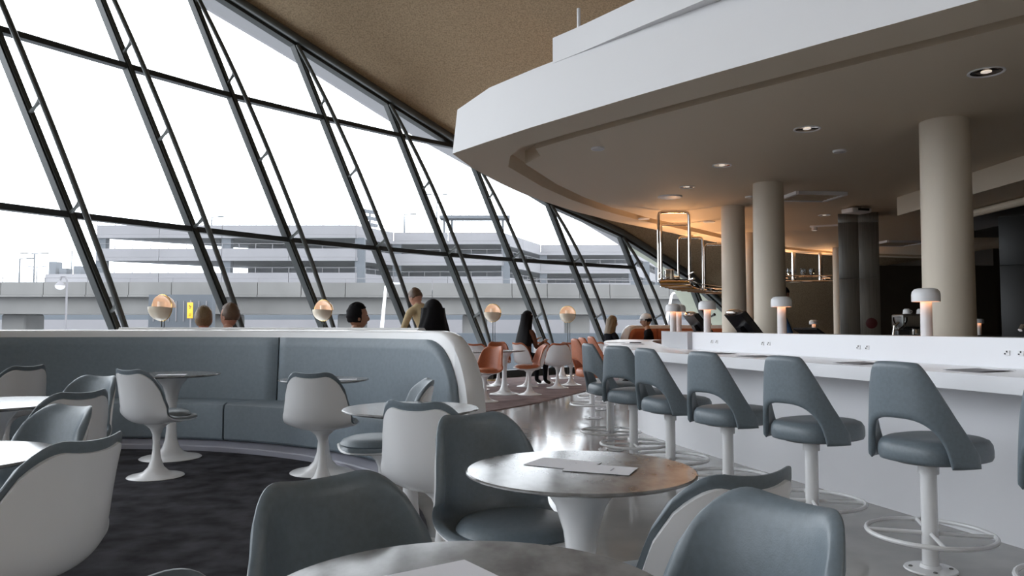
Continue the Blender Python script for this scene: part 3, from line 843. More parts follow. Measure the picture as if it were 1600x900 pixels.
for x, y, hx, hy, lab in [
    (-0.42, 12.0, -.55, -.83, 'orange tulip chair nearest the white end of the banquette'),
    (-0.62, 14.2, .2, .98, 'white-backed orange tulip chair behind the first orange chair'),
    (-0.98, 15.4, .35, .93, 'white-backed orange tulip chair half hidden by the banquette end'),
    (0.30, 13.2, -.93, -.2, 'orange tulip chair seen from its side, facing left to the table'),
    (-0.27, 15.3, 0.1, -1, 'orange tulip chair facing us behind the orange dining table'),
    (0.3, 14.95, 0.75, 0.66, 'orange tulip chair carrying the long-haired woman'),
    (0.86, 14.6, -.1, 1, 'wide white-backed orange tulip chair in the middle of the far group'),
    (0.72, 15.8, .5, .85, 'orange tulip chair hidden behind the wide white-backed one'),
    (1.17, 15.3, .2, .98, 'white-backed orange tulip chair left of the orange stool'),
]:
    place(orange_chair, x, y, hx, hy, lab, 'chair', G3)
for x, y, lab in [(-0.13, 13.3, 'marble tulip table in the middle of the orange chairs'), (-0.80, 12.75, 'marble tulip table cut off by the banquette end among orange chairs'),
                  (-0.55, 14.95, 'marble tulip table farther back among the orange chairs'), (1.12, 17.2, 'farthest marble tulip table under the last globe lamp')]:
    place(table_proto, x, y, 0, 1, lab, 'table', G2)
G4 = 'blue-grey bar stools along the bar'
for k, (x, y, a, lab) in enumerate([
    (2.31, 3.06, 30, 'blue-grey bar stool cut off by the right edge'),
    (2.055, 3.83, 29, 'blue-grey bar stool nearest us in full view'),
    (1.75, 4.53, 32, 'second blue-grey bar stool from the right in full view'),
    (1.46, 5.24, 33, 'third blue-grey bar stool from the right in full view'),
    (1.22, 5.96, 26, 'fourth blue-grey bar stool from the right in full view'),
    (1.05, 6.68, 46, 'fifth blue-grey bar stool from the right in full view'),
    (0.95, 7.46, 18, 'farthest blue-grey bar stool, beside the orange stools')]):
    h = R(a)
    place(blue_stool, x, y, math.cos(h), math.sin(h), lab, 'stool', G4)
for x, y, lab in [(1.04, 10.0, 'orange bar stool nearest to the blue-grey ones'), (1.22, 11.0, 'second orange bar stool along the far bar'), (1.45, 12.0, 'third orange bar stool along the far bar')]:
    place(orange_stool, x, y, 1, .25, lab, 'stool', 'orange bar stools along the far bar')

# ================================================================ bar things
def mushroom_lamp(x, y, z, label, s=1.0, group='white mushroom lamps'):
    t = empty('mushroom_lamp', (x, y, z), 0, label, 'lamp', group)
    t.scale = (s, s, s)
    m = MB(); m.lathe([(0, 0), (.038, 0), (.038, .012), (.036, .25), (0, .25)], 24); m.build('stem', lamp_white, t)
    m = MB(); m.lathe([(0, .33), (.05, .329), (.072, .322), (.086, .305), (.090, .285), (.090, .238), (.086, .236), (.084, .245), (.084, .28), (0, .285)], 36); m.build('shade', lamp_white, t, 0.5)
    m = MB(); m.lathe([(.040, .242), (.082, .242), (.082, .246), (.040, .246)], 24); m.build('light_ring', lamp_glow, t)
def on_up(u, off=-0.42):               # point on top of the upstand seen at picture column u
    a = (u - 800) / F; p0 = WA + WN * off
    t = (p0.x - a * p0.y) / (a * WD.y - WD.x)
    return p0 + WD * t
for u, lab in ((1447, 'white mushroom lamp nearest the right edge, in front of the thick column'), (1221, 'white mushroom lamp in front of the middle column'),
               (1105, 'white mushroom lamp beside the left card terminal')):
    p = on_up(u); mushroom_lamp(p.x, p.y, 1.125, lab)
mushroom_lamp(1.94, 9.25, 1.125, 'white mushroom lamp at the left end of the upstand, foremost of a pair')
p = at(1061, 508, 9.55); mushroom_lamp(2.075, 9.58, 1.125, 'white mushroom lamp at the left end of the upstand, hindmost of a pair')
p = at(1091, 512, 9.9)
tb = MB(); tb.boxab((2.22, 9.15, 0), (3.0, 10.35, 0.95)); tb.build('service_cabinet', mat('grey cabinet', (.20, .20, .21), .4), smooth=0, label='grey service cabinet behind the left end of the upstand', cat='cabinet')
mushroom_lamp(2.44, 10.05, 0.95, 'white mushroom lamp half hidden behind the left card terminal')
m = MB(); m.boxab((5.3, 15.6, 0), (8.3, 16.3, .98)); m.build('side_counter', mat('black counter', (.02, .02, .02), .3), smooth=0, label='low black counter under the far glass shelf', cat='counter')
mushroom_lamp(6.28, 16.0, .98, 'small white mushroom lamp on the far black counter')
m = MB(); m.boxab((9.2, 15.2, 0), (11.2, 15.9, 1.0)); m.build('side_counter', mat('black counter right', (.02, .02, .02), .3), smooth=0, label='low black counter right of the thick column', cat='counter')
mushroom_lamp(9.42, 15.5, 1.0, 'tiny dim mushroom lamp right of the thick column')

def terminal(x, y, z, rz, label, s=1.0):
    t = empty('card_terminal', (x, y, z), rz, label, 'terminal', 'black till terminals'); t.scale = (s, s, s)
    m = MB(); m.box((0, 0.03, 0.015), (0.20, 0.20, 0.03), 0, 0.008); m.build('foot', black, t)
    m = MB(); m.bar((0, 0.02, 0.03), (0, -0.07, 0.22), 0.08, 0.05, (0, 1, 0)); m.build('neck', black, t, 0)
    m = MB(); m.bar((0, 0.10, 0.07), (0, -0.12, 0.33), 0.30, 0.045, (0, .7, .7)); sc_o = m.build('screen_housing', black, t, 0)
    m = MB(); m.bar((0, 0.125, 0.092), (0, -0.085, 0.342), 0.26, 0.012, (0, .7, .7)); m.build('screen', screen_mat, sc_o, 0)
    m = MB(); m.sphere((0, -0.115, 0.335), (.13, .05, .03), 16, 8); m.build('printer_cap', chrome, sc_o)
p = on_up(1168, -.95); terminal(p.x, p.y, 0.90, R(-80), 'black till terminal with a grey cap beside the middle column', 1.3)
terminal(2.33, 9.5, 0.95, R(-80), 'black till terminal left of the third mushroom lamp', 1.15)
def tablet(x, y, z, rz, label):
    t = empty('tablet', (x, y, z), rz, label, 'tablet')
    m = MB(); m.box((0, 0, .01), (.26, .20, .02), 0, .006); m.build('base', black, t)
    m = MB(); m.bar((-.14, 0, .17), (.10, 0, .03), .30, .018, (.5, 0, .86)); m.build('display', screen_mat, t, 0)
    m = MB(); m.bar((0.0, 0, .02), (0.0, 0, .085), .06, .03, (1, 0, 0)); m.build('stand', black, t, 0)
tablet(2.76, 6.95, 1.0, R(20), 'tilted black tablet right of the middle mushroom lamp')
m = MB(); m.boxab((2.6, 6.8, .90), (3.0, 7.12, 1.0)); m.build('till_box', black, smooth=0, label='black till box carrying the tilted tablet', cat='box')
# espresso machine on a cabinet
m = MB(); m.boxab((4.35, 8.6, 0), (5.35, 9.5, .95)); m.build('coffee_cabinet', kitchen_dark, smooth=0, label='dark cabinet under the coffee machine', cat='cabinet')
t = empty('coffee_machine', (4.85, 9.0, .95), R(-8), 'steel espresso machine with cups on top behind the bar', 'coffee machine')
m = MB(); m.box((0, .05, .30), (.62, .36, .16), 0, .02); m.build('boiler_housing', stainless, t)
m = MB(); m.box((0, .12, .12), (.60, .20, .22), 0, .01); m.build('back_panel', stainless, t)
m = MB(); m.box((0, -.06, .03), (.66, .36, .05), 0, .01); m.build('drip_tray', black, t)
for x in (-.16, .12):
    m = MB(); m.lathe([(0, .14), (.035, .14), (.035, .20), (.05, .22), (0, .22)], 16, (x, -.10, 0)); gh = m.build('group_head', chrome, t)
    m = MB(); m.tube([(x, -.13, .15), (x, -.27, .13)], .012, 8); m.build('handle', black, gh)
m = MB(); m.tube([(-.30, -.12, .24), (-.36, -.16, .20), (-.38, -.18, .10), (-.36, -.19, .0)], .011, 8); m.build('steam_wand', chrome, t)
for k in range(4):
    c = empty('cup', (4.62 + .15 * k, 8.99 - .02 * k, 1.331), 0, 'upturned white cup on the coffee machine, number %s from the left' % ['one', 'two', 'three', 'four'][k], 'cup', 'cups on the coffee machine')
    m = MB(); m.lathe([(.026, .06), (.04, .045), (.046, .0), (.043, .0), (.036, .045), (.0, .055)], 18); m.build('bowl', white_shell, c)
    m = MB(); m.tube([(.04, 0, .045), (.062, 0, .035), (.058, 0, .015), (.044, 0, .012)], .004, 6); m.build('handle', white_shell, c)
t = empty('coffee_grinder', (4.42, 8.75, .95), R(-8), 'black coffee grinder with a pale hopper left of the coffee machine', 'grinder')
m = MB(); m.box((0, 0, .10), (.13, .20, .20), 0, .02); m.build('body', black, t)
m = MB(); m.lathe([(.03, .20), (.075, .30), (.075, .34), (0, .345)], 20); m.build('hopper', wine_glass, t)
m = MB(); m.tube([(-.05, -.1, .28), (-.11, -.13, .24), (-.13, -.14, .12), (-.12, -.14, .0)], .012, 8); m.build('spout', chrome, t)

# stainless pillar and kitchen doors
def steel_pillar(name, x0, x1, y, depth, z1, splits, label, rz=0, mt=None):
    stainless = mt or MATS['brushed stainless']
    t = empty(name, ((x0 + x1) / 2, y, 0), rz, label, 'pillar'); w = x1 - x0
    m = MB(); m.box((0, depth / 2 + .012, z1 / 2), (w, depth, z1)); m.build('core', stainless, t, 0)
    zz = [0.02] + splits + [z1 - .01]
    for a, b in zip(zz, zz[1:]):
        for s in (-1, 1):
            m = MB(); m.box((s * w / 4, 0.0, (a + b) / 2), (w / 2 - .008, .022, b - a - .014), 0, .003); m.build('panel', stainless, t, 0.4)
    return t
p = at(1344, 500, 12.4)
sp_ = steel_pillar('steel_pillar', p.x - .30, p.x + .30, 12.4, .5, ZI, [1.2 + .75, 2.86], 'brushed stainless pillar of stacked panels behind the bar', R(-24))
m = MB(); m.lathe([(0, 0), (.085, 0), (.085, .012), (.06, .018), (.03, .02), (.03, .03), (0, .03)], 24)
o = m.build('alarm_bell', red_paint, loc=(p.x + .155 - .01, 12.4 - .08, 1.23), smooth=0.4, label='dark red round bell on the steel pillar', cat='bell'); o.rotation_euler = (PI / 2, 0, R(-24))
steel_pillar('kitchen_door', 5.92, 7.3, 9.1, .2, 2.55, [1.93], 'dark stainless kitchen doors at the right edge', R(-33), dark_steel)
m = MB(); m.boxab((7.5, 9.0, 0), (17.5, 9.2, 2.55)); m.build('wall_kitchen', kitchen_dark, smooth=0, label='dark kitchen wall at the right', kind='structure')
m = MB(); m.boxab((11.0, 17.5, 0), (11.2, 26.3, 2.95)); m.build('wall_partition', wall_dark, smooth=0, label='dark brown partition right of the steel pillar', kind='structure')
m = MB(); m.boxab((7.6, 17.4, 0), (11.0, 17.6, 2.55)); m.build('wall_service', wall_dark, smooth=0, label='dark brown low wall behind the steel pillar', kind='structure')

# hanging chrome shelf over the far bar
rk = empty('hanging_shelf', (2.6, 12.1, 0), 0, 'curved chrome glass shelf hung from tall tube frames under the soffit', 'shelf')
RO = Vector((2.6, 12.1, 0))
frames = [((1030, 1078), 12.1), ((1034, 1079), 13.6), ((1061, 1099), 15.1), ((1102, 1146), 16.4)]
ZR = 1.90
mids = []
for (ua, ub), Y in frames:
    xa, xb = (ua - 800) / F * Y, (ub - 800) / F * Y
    rr = .05; zt = ZI - 0.03 if Y < 14 else 2.93
    path = [(xa, Y, ZR - .02), (xa, Y, zt - rr), (xa + rr * .3, Y, zt - rr * .3), (xa + rr, Y, zt), (xb - rr, Y, zt), (xb - rr * .3, Y, zt - rr * .3), (xb, Y, zt - rr), (xb, Y, ZR - .02)]
    m = MB(); m.tube([Vector(q) - RO for q in path], .022, 10); m.build('hanger_frame', chrome, rk)
    m = MB(); m.box(Vector(((xa + xb) / 2, Y, zt + .03)) - RO, (.10, .06, .04)); m.build('ceiling_mount', chrome, rk, 0)
    mids.append((Vector((xa, Y, ZR)), Vector((xb, Y, ZR))))
for side in (0, 1):
    for dz, r in ((0, .018), (.10, .010)):
        P_ = [mm[side] + Vector((0, 0, dz)) for mm in mids]
        P_ = [P_[0] - Vector((0.05, .5, 0))] + P_ + [P_[-1] + Vector((.9, .9, 0))]
        m = MB(); m.tube([q - RO for q in smooth_line(P_, 6)], r, 8); m.build('shelf_rail', chrome, rk)
nb = 14
for k in range(nb):
    s = k / (nb - 1); x = s * (len(mids) - 1); j = min(int(x), len(mids) - 2)
    a = lerp(mids[j][0], mids[j + 1][0], x - j); b = lerp(mids[j][1], mids[j + 1][1], x - j)
    m = MB(); m.tube([a - RO - Vector((0, 0, .02)), b - RO - Vector((0, 0, .02))], .014, 8); m.build('glass_runner', chrome if k % 3 else brass, rk)
for k in range(len(mids) - 1):
    m = MB(); q = [mids[k][0], mids[k][1], mids[k + 1][1], mids[k + 1][0]]
    m.prism([(p.x - RO.x, p.y - RO.y) for p in q], ZR + .015, ZR + .027); m.build('shelf_pane', wine_glass, rk, 0)
m = MB(); m.box(mids[0][0] + Vector((.18, .1, .10)) - RO, (.14, .12, .16), 0, .01); m.build('end_bracket', chrome, rk)
rk2 = empty('hanging_shelf', (7.3, 19.0, 0), 0, 'straight chrome glass shelf on two thick tubes beside the slim column', 'shelf')
RO2 = Vector((7.3, 19.0, 0)); ZR2 = 2.28
for u in (1241, 1283):
    x = (u - 800) / F * 19.0
    m = MB(); m.tube([(x - RO2.x, 0, ZR2), (x - RO2.x, 0, ZI)], .055 if u == 1241 else .045, 12); m.build('hanger_tube', chrome, rk2)
x0, x1 = (1223 - 800) / F * 19, (1299 - 800) / F * 19
for dy in (-.18, .18):
    for dz, r in ((0, .018), (.13, .012)):
        m = MB(); m.tube([(x0 - RO2.x, dy, ZR2 + dz), (x1 - RO2.x, dy, ZR2 + dz), ] + ([(x1 - RO2.x + .06, dy, ZR2)] if dz else []), r, 8); m.build('shelf_rail', chrome, rk2)
m = MB(); m.box(((x0 + x1) / 2 - RO2.x, 0, ZR2 + .02), (x1 - x0, .36, .012)); m.build('shelf_pane', wine_glass, rk2, 0)
rk3 = empty('hanging_shelf', (5.55, 17.6, 0), 0, 'short piece of chrome glass shelf seen between two thick columns', 'shelf')
for dy in (-.15, .15):
    m = MB(); m.tube([(-.6, dy, 2.2), (.7, dy, 2.2)], .018, 8); m.build('shelf_rail', chrome, rk3)
    m = MB(); m.tube([(-.6, dy, 2.32), (.7, dy, 2.32)], .012, 8); m.build('shelf_rail', chrome, rk3)
m = MB(); m.box((.05, 0, 2.215), (1.3, .30, .012)); m.build('shelf_pane', wine_glass, rk3, 0)
m = MB(); m.tube([(.55, 0, 2.2), (.55, 0, ZI)], .03, 10); m.build('hanger_tube', chrome, rk3)
gm = None
def wine(x, y, z, label, group):
    global gm
    if gm is None:
        b_ = MB(); b_.lathe([(.034, 0), (.032, .004), (.006, .010), (.005, .09), (.016, .105), (.038, .14), (.042, .175), (.034, .235), (.031, .235), (.039, .175), (.034, .142), (.010, .11), (0, .108)], 18); gm = b_.mesh('wine_glass', wine_glass, 0.9)
    o = bpy.data.objects.new('wine_glass', gm); COL.objects.link(o); o.location = (x, y, z); o.scale = (1.25,) * 3
    tag(o, label, 'glass', group)
for k, u in enumerate((1231.5, 1234.5)): wine((u - 800) / F * 19 + 0, 19.0 - .08 + .1 * k, ZR2 + .027, '%s wine glass on the straight shelf left of its thick tube' % ('left', 'right')[k], 'glasses left on the straight shelf')
for k, u in enumerate((1252, 1256, 1260, 1266, 1269.5, 1273)): wine((u - 800) / F * 19, 19.0 - .1 + .1 * (k % 3), ZR2 + .027, '%s wine glass from the left between the two tubes of the straight shelf' % ('first', 'second', 'third', 'fourth', 'fifth', 'sixth')[k], 'glasses between the tubes of the straight shelf')
for k, u in enumerate((1171, 1174.5, 1178)): wine((u - 800) / F * 17.6, 17.55 + .05 * (k % 2), 2.223, '%s wine glass standing between the two thick columns' % ('left', 'middle', 'right')[k], 'glasses between the columns')
# warm lamps of the hanging shelves
def warm(loc, e, size=.45):
    loc = Vector(loc)
    t = empty('uplight', loc, 0, None, 'light', 'warm uplights on the hanging shelves')
    m = MB(); m.box((0, 0, -.03), (.16, .16, .05), 0, .008); m.build('housing', chrome, t)
    m = MB(); m.box((0, 0, -.003), (.12, .12, .004)); m.build('lens', lamp_glow, t, 0)
    l = bpy.data.lights.new('uplight_lamp', 'AREA'); l.shape = 'DISK'; l.size = .12; l.energy = e; l.color = (1.0, .53, .24); l.spread = R(160)
    o = bpy.data.objects.new('uplight_lamp', l); COL.objects.link(o); o.parent = t; o.location = (0, 0, .006); o.rotation_euler = (PI, 0, 0)
    return t
for k, (mm, lab) in enumerate(zip(mids, ('nearest', 'second', 'third', 'fourth'))):
    tag(warm((mm[0] + mm[1]) / 2 + Vector((0.05, .25, .085)), (6, 13, 15, 12)[k]), 'small warm uplight on the curved chrome shelf, %s from us' % lab)
tag(warm((6.75, 19.0, ZR2 + .085), 11), 'small warm uplight on the straight shelf beside the glasses')
tag(warm((7.8, 19.0, ZR2 + .085), 9), 'small warm uplight at the right end of the straight shelf')
tag(warm((5.2, 17.6, 2.30), 9), 'small warm uplight on the shelf piece between the thick columns')

# menus and papers
def sheet(loc, w, h, rz, label, mt=paper, lines=True, curl=.0, group='loose menus', thick=.0012):
    t = empty('menu', loc, rz, label, 'menu', group)
    m = MB(); m.solid(lambda u, v: Vector(((u - .5) * w, (v - .5) * h, thick + curl * (abs(u - .5) * 2) ** 2)), lambda u, v: Vector(((u - .5) * w, (v - .5) * h, curl * (abs(u - .5) * 2) ** 2)), 8, 2)
    m.build('sheet', mt, t, 0)
    if lines:
        m = MB(); m.box((0.0, -h * .18, thick + .0006), (w * .30, .004, .0006)); m.build('heading_line', ink, t, 0)
TZ = 0.751
sheet((0.165, 2.515, TZ), .15, .21, R(62), 'white menu lying on the central table, left one of two')
sheet((0.275, 2.415, TZ + .001), .13, .21, R(68), 'white menu lying on the central table, right one of two')
sheet((-0.11, 1.345, TZ), .20, .22, R(35), 'white menu at the bottom edge on the nearest table', lines=False)
sheet((-3.0, 6.80, TZ + .012), .13, .24, R(-75), 'pale menu on the left banquette table', lines=False)
sheet((-1.37, 6.2, TZ + .012), .13, .24, R(-80), 'pale menu on the middle banquette table', lines=False)
sheet((-4.62, 6.6, TZ + .012), .15, .24, R(-80), 'pale menu on the table at the far left edge', lines=False)
for u, off, lab in ((1527, .10, 'grey printed paper on the bar, nearest the right edge'), (1345, .12, 'grey printed paper on the bar behind the nearest stool'), (1185, .12, 'grey printed paper on the bar left of the second stool'),
               (1120, .10, 'grey printed paper on the bar behind the third stool')):
    p = on_up(u, off); sheet((p.x, p.y, .946), .22, .30, math.atan2(WD.y, WD.x) + .15, lab, paper_grey, False, .004, 'papers along the bar')
for k, (x, y) in enumerate(((1.5, 11.2), (1.62, 10.3))): sheet((x, y, .946), .22, .3, R(80), 'white paper on the far bar, %s' % ('hinder one', 'nearer one')[k], paper, False, .002, 'papers on the far bar')
t = empty('phone', (1.75, 10.9, .946), R(70), 'small black phone lying on the far bar', 'phone')
m = MB(); m.box((0, 0, .005), (.08, .16, .01), 0, .003); m.build('case', black, t); m = MB(); m.box((0, 0, .0106), (.07, .145, .001)); m.build('glass', screen_mat, t, 0)
# tap at the right edge of the bar
p = on_up(1592, -.36)
t = empty('tap', (p.x + .03, p.y - .05, 1.125), 0, 'small chrome tap at the right edge of the bar', 'tap')
m = MB(); m.lathe([(0, 0), (.03, 0), (.03, .01), (.012, .015), (.012, .04)], 16); m.build('base', chrome, t)
m = MB(); m.tube([(0, 0, .02), (0, 0, -.0 + .05), (-.02, -.01, .07), (-.06, -.02, .07), (-.08, -.03, .045)], .012, 10); m.build('spout', chrome, t)

# globe lamps along the window
def globe_lamp(u, v, Y, label, r=.185):
    p = at(u, v, Y)
    t = empty('globe_lamp', (p.x, p.y, 0), R(-22), label, 'lamp', 'two-shade globe lamps along the window')
    zc = p.z
    m = MB(); m.lathe([(0, .012), (.16, .012), (.16, .025), (.02, .035), (0, .035)], 28); m.build('base', brass, t)
    m = MB(); m.tube([(0, 0, .03), (0, 0, zc - r)], .009, 8); m.tube([(.05, .0, .52), (.05, 0, zc - r * .9)], .006, 8); m.build('pole', steel_tube, t)
    m = MB(); m.box((.02, 0, .60), (.11, .06, .12), 0, .02); m.build('switch_box', brass, t)
    # ring, core cylinder and two quarter shades
    m = MB(); m.tube([(r * 1.04 * math.cos(2 * PI * k / 32), 0, zc + r * 1.04 * math.sin(2 * PI * k / 32)) for k in range(32)], .007, 6, True); m.build('ring', brass, t)
    m = MB(); m.lathe([(0, .09), (.06, .09), (.06, -.09), (0, -.09)], 20, (0, .0, zc)); m.build('core', pink_lamp, t)
    def quarter(a0, a1, rr, flip):
        def f(u, v, o):
            th = lerp(a0, a1, u); ph = lerp(-PI / 2, PI / 2, v)
            c = Vector(((rr + o) * math.sin(ph), -(rr + o) * math.cos(ph) * math.cos(th), (rr + o) * math.cos(ph) * math.sin(th)))
            return c + Vector((0, 0, zc))
        q = MB(); q.solid(lambda u, v: f(u, v, 0), lambda u, v: f(u, v, .006), 16, 16); return q
    quarter(R(-95), R(5), r, 0).build('lower_shade', cream_lamp, t, 0.9, label='cream quarter shade')
    quarter(R(78), R(178), r * .98, 0).build('upper_shade', pink_lamp, t, 0.9, label='glowing peach quarter shade')
globe_lamp(253, 481, 11.2, 'largest globe lamp with cream shades, at the left')
globe_lamp(505, 485, 14.0, 'globe lamp standing before the third pair of mullions')
globe_lamp(770, 489, 16.6, 'globe lamp left of the long-haired woman')
globe_lamp(887, 491, 18.0, 'smallest globe lamp, right of the long-haired woman')

# ================================================================ outside
GZ = -5.0
m = MB(); m.add([(-400, 24, GZ), (400, 24, GZ), (400, 600, GZ), (-400, 600, GZ), (-400, -60, GZ), (-12, -60, GZ), (-12, 24, GZ), (-400, 24, GZ)], [(0, 1, 2, 3), (4, 5, 6, 7)])
m.build('ground', asphalt, smooth=0, label='grey roadway ground outside', kind='structure')
m = MB(); m.boxab((-40, 24.6, GZ), (40, 25.0, -0.6)); m.build('terrace_wall', concrete, smooth=0, label='low concrete terrace wall just outside the windows', cat='wall')
# parking garage
gar = empty('parking_garage', (-20, 95, GZ), 0, 'multi-storey concrete parking garage with stepped front and dark open decks', 'building')
GO = Vector((-20, 95, GZ))
def gx(u, Y): return (u - 800) / F * Y
fac = [Vector((gx(148, 90), 90, 0)), Vector((gx(345, 90), 90, 0)), Vector((gx(555, 90), 90, 0)), Vector((gx(614, 97), 97, 0)), Vector((gx(785, 97), 97, 0)), Vector((gx(845, 112), 112, 0)), Vector((gx(985, 112), 112, 0)), Vector((gx(1052, 160), 160, 0)), Vector((gx(1200, 170), 170, 0))]
lev = [(11.45, 12.95), (8.75, 10.2), (5.6, 7.35)]
def zpoly(mb, P, z0, z1): mb.prism([(p.x - GO.x, p.y - GO.y) for p in P], z0 - GZ, z1 - GZ)
back_off = [1.0, 14, 22, 22, 22, 22, 22, 22, 22]
for z0, z1 in lev:
    # parapet panels: one precast panel at a time
    for k in range(len(fac) - 1):
        a, b = fac[k], fac[k + 1]; L = (b - a).length; n = max(1, round(L / 9.0)); t = (b - a).normalized(); nr = Vector((-t.y, t.x, 0))
        for j in range(n):
            p = lerp(a, b, j / n) + t * .03; q = lerp(a, b, (j + 1) / n) - t * .03
            m = MB(); zpoly(m, [p, q, q + nr * .35, p + nr * .35], z0 + .42, z1); m.build('parapet_panel', concrete_lt, gar, 0)
            m = MB(); zpoly(m, [p - nr * .06, q - nr * .06, q + nr * .35, p + nr * .35], z0, z0 + .40); m.build('slab_edge', concrete_lt, gar, 0)
    bk_ = [p + Vector((0, o, 0)) for p, o in zip(fac, back_off)]
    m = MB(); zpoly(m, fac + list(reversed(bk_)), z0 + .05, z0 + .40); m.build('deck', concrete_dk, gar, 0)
    # roof-edge rail posts
    for k in range(len(fac) - 1):
        a, b = fac[k], fac[k + 1]; n = max(2, int((b - a).length / 1.9))
        m = MB()
        for j in range(n): m.box(lerp(a, b, j / n) + Vector((-GO.x, -GO.y + .15, z1 - GZ + .3)), (.06, .06, .6))
        m.tube([a + Vector((-GO.x, -GO.y + .15, z1 - GZ + .6)), b + Vector((-GO.x, -GO.y + .15, z1 - GZ + .6))], .03, 5)
        m.build('railing', concrete_lt, gar, 0)
m = MB(); P_ = [p + Vector((0, 9, 0)) for p in fac[1:]]; P2 = [p + Vector((0, 9.4, 0)) for p in fac[1:]]
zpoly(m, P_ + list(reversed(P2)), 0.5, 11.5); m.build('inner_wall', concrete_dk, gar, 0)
for k in range(len(fac) - 1):
    a, b = fac[k], fac[k + 1]; L = (b - a).length; n = max(1, round(L / 14.0))
    for j in range(n):
        p = lerp(a, b, j / n) + Vector((.4, .7, 0))
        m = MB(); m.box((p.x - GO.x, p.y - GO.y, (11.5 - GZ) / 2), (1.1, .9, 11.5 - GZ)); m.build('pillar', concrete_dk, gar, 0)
# cars on the upper decks
for k, (u, Y, zb) in enumerate(((520, 93, 5.98), (735, 100, 9.15), (905, 115, 9.15))):
    c = empty('car', (gx(u, Y), Y, zb + .0), 0, ['silver car on the lowest open deck of the garage', 'silver car on a middle deck of the garage', 'silver car in the right part of the garage'][k], 'car', 'cars in the garage')
    m = MB(); m.prism([(-2.1, -.85), (2.1, -.85), (2.1, .85), (-2.1, .85)], .25, .8); m.build('body', car_paint, c, 0)
    m = MB(); m.add([(-1.2, -.75, .8), (1.4, -.75, .8), (1.4, .75, .8), (-1.2, .75, .8), (-.6, -.6, 1.35), (.8, -.6, 1.35), (.8, .6, 1.35), (-.6, .6, 1.35)], [(0, 1, 5, 4), (1, 2, 6, 5), (2, 3, 7, 6), (3, 0, 4, 7), (4, 5, 6, 7)]); m.build('cabin', dark_glass, c, 0)
    for sx in (-1.3, 1.3):
        for sy in (-.8, .8):
            m = MB(); m.tube([(sx, sy - .1, .32), (sx, sy + .1, .32)], .32, 14); m.build('wheel', rubber, c)
# shelter on the garage roof
sh_ = empty('roof_shelter', (gx(742, 99), 99, 12.3), 0, 'glazed shelter with slanted panels on the garage roof', 'shelter')
hw = gx(800, 99) - gx(745, 99)
for x in (-4.0, -3.0, 3.6):
    m = MB(); m.box((x, 0, 1.3), (.28, .28, 2.6)); m.build('post', concrete_dk, sh_, 0)
m = MB(); m.box((0, 0, 2.75), (9.0, 2.4, .35)); m.build('roof_beam', concrete_dk, sh_, 0)
for k in range(8):
    m = MB(); m.bar((-4.2 + k * 1.12, -1.2, 3.0), (-4.7 + k * 1.12, .9, 3.75), .9, .06, (.3, .3, 1)); m.build('roof_panel', dark_glass, sh_, 0)
# elevated guideway in front of the garage
gw = empty('guideway', (0, 45, GZ), 0, 'long elevated concrete guideway crossing in front of the garage', 'viaduct')
gpts = [(-45, 45.0), (-30, 45.0), (-15, 45.2), (0, 46.5), (12, 49), (26, 54), (40, 60)]
gp = [Vector(crom([(a, b, 0) for a, b in gpts], k / 36)) for k in range(37)]
for k in range(36):
    a, b = gp[k], gp[k + 1]; t = (b - a).normalized(); nr = Vector((-t.y, t.x, 0)); a = a + t * .02; b = b - t * .02
    def pr(mb, d0, d1, z0, z1, z0b=None):
        mb.add([Vector((q.x, q.y - 45, z - GZ)) for p in (a, b) for q, z in ((p + nr * d0, z0), (p + nr * d0, z1), (p + nr * d1, z1), (p + nr * d1, z0 if z0b is None else z0b))],
               [(0, 1, 2, 3), (7, 6, 5, 4), (0, 4, 5, 1), (1, 5, 6, 2), (2, 6, 7, 3), (3, 7, 4, 0)])
    m = MB(); pr(m, 0, .3, 2.98, 3.72); m.build('parapet_panel', concrete, gw, 0)
    m = MB(); pr(m, -.08, 4.6, 2.855, 2.97); m.build('ledge', concrete, gw, 0)
    if k % 4 == 0:
        a, b = gp[k], gp[k + 4]; m = MB(); pr(m, .35, 4.5, 1.86, 2.85); m.build('girder', concrete, gw, 0)
for u in (60, 385, 560, 760, 910):
    x = gx(u, 47); j = min(range(37), key=lambda q: abs(gp[q].x - x))
    m = MB(); m.box((gp[j].x, gp[j].y + 2.2 - 45, (1.9 - GZ) / 2), (1.5, 2.0, 1.9 - GZ), 0, .2); m.build('pier', concrete, gw, 0.5)
m = MB()
for k in range(0, 36): m.box((gp[k].x, gp[k].y - 45 + .15, 3.85 - GZ), (.04, .04, .26))
m.tube([(p.x, p.y - 45 + .15, 3.98 - GZ) for p in gp], .02, 5); m.build('railing', concrete_lt, gw, 0)
# road barrier and low terminal building under the guideway
m = MB(); m.boxab((-60, 60, GZ), (60, 60.5, 1.62)); lb = m.build('road_barrier', concrete_lt, smooth=0, label='pale long road wall under the guideway', cat='wall')
m = MB(); m.boxab((-80, 72, GZ), (70, 80, 2.4)); m.build('low_building', slate, smooth=0, label='long low blue-grey building behind the road wall', cat='building')
m = MB(); m.boxab((-40, 40.2, GZ), (34, 40.6, .78)); m.build('lower_wall', slate, smooth=0, label='dark blue-grey wall below the guideway', cat='wall')
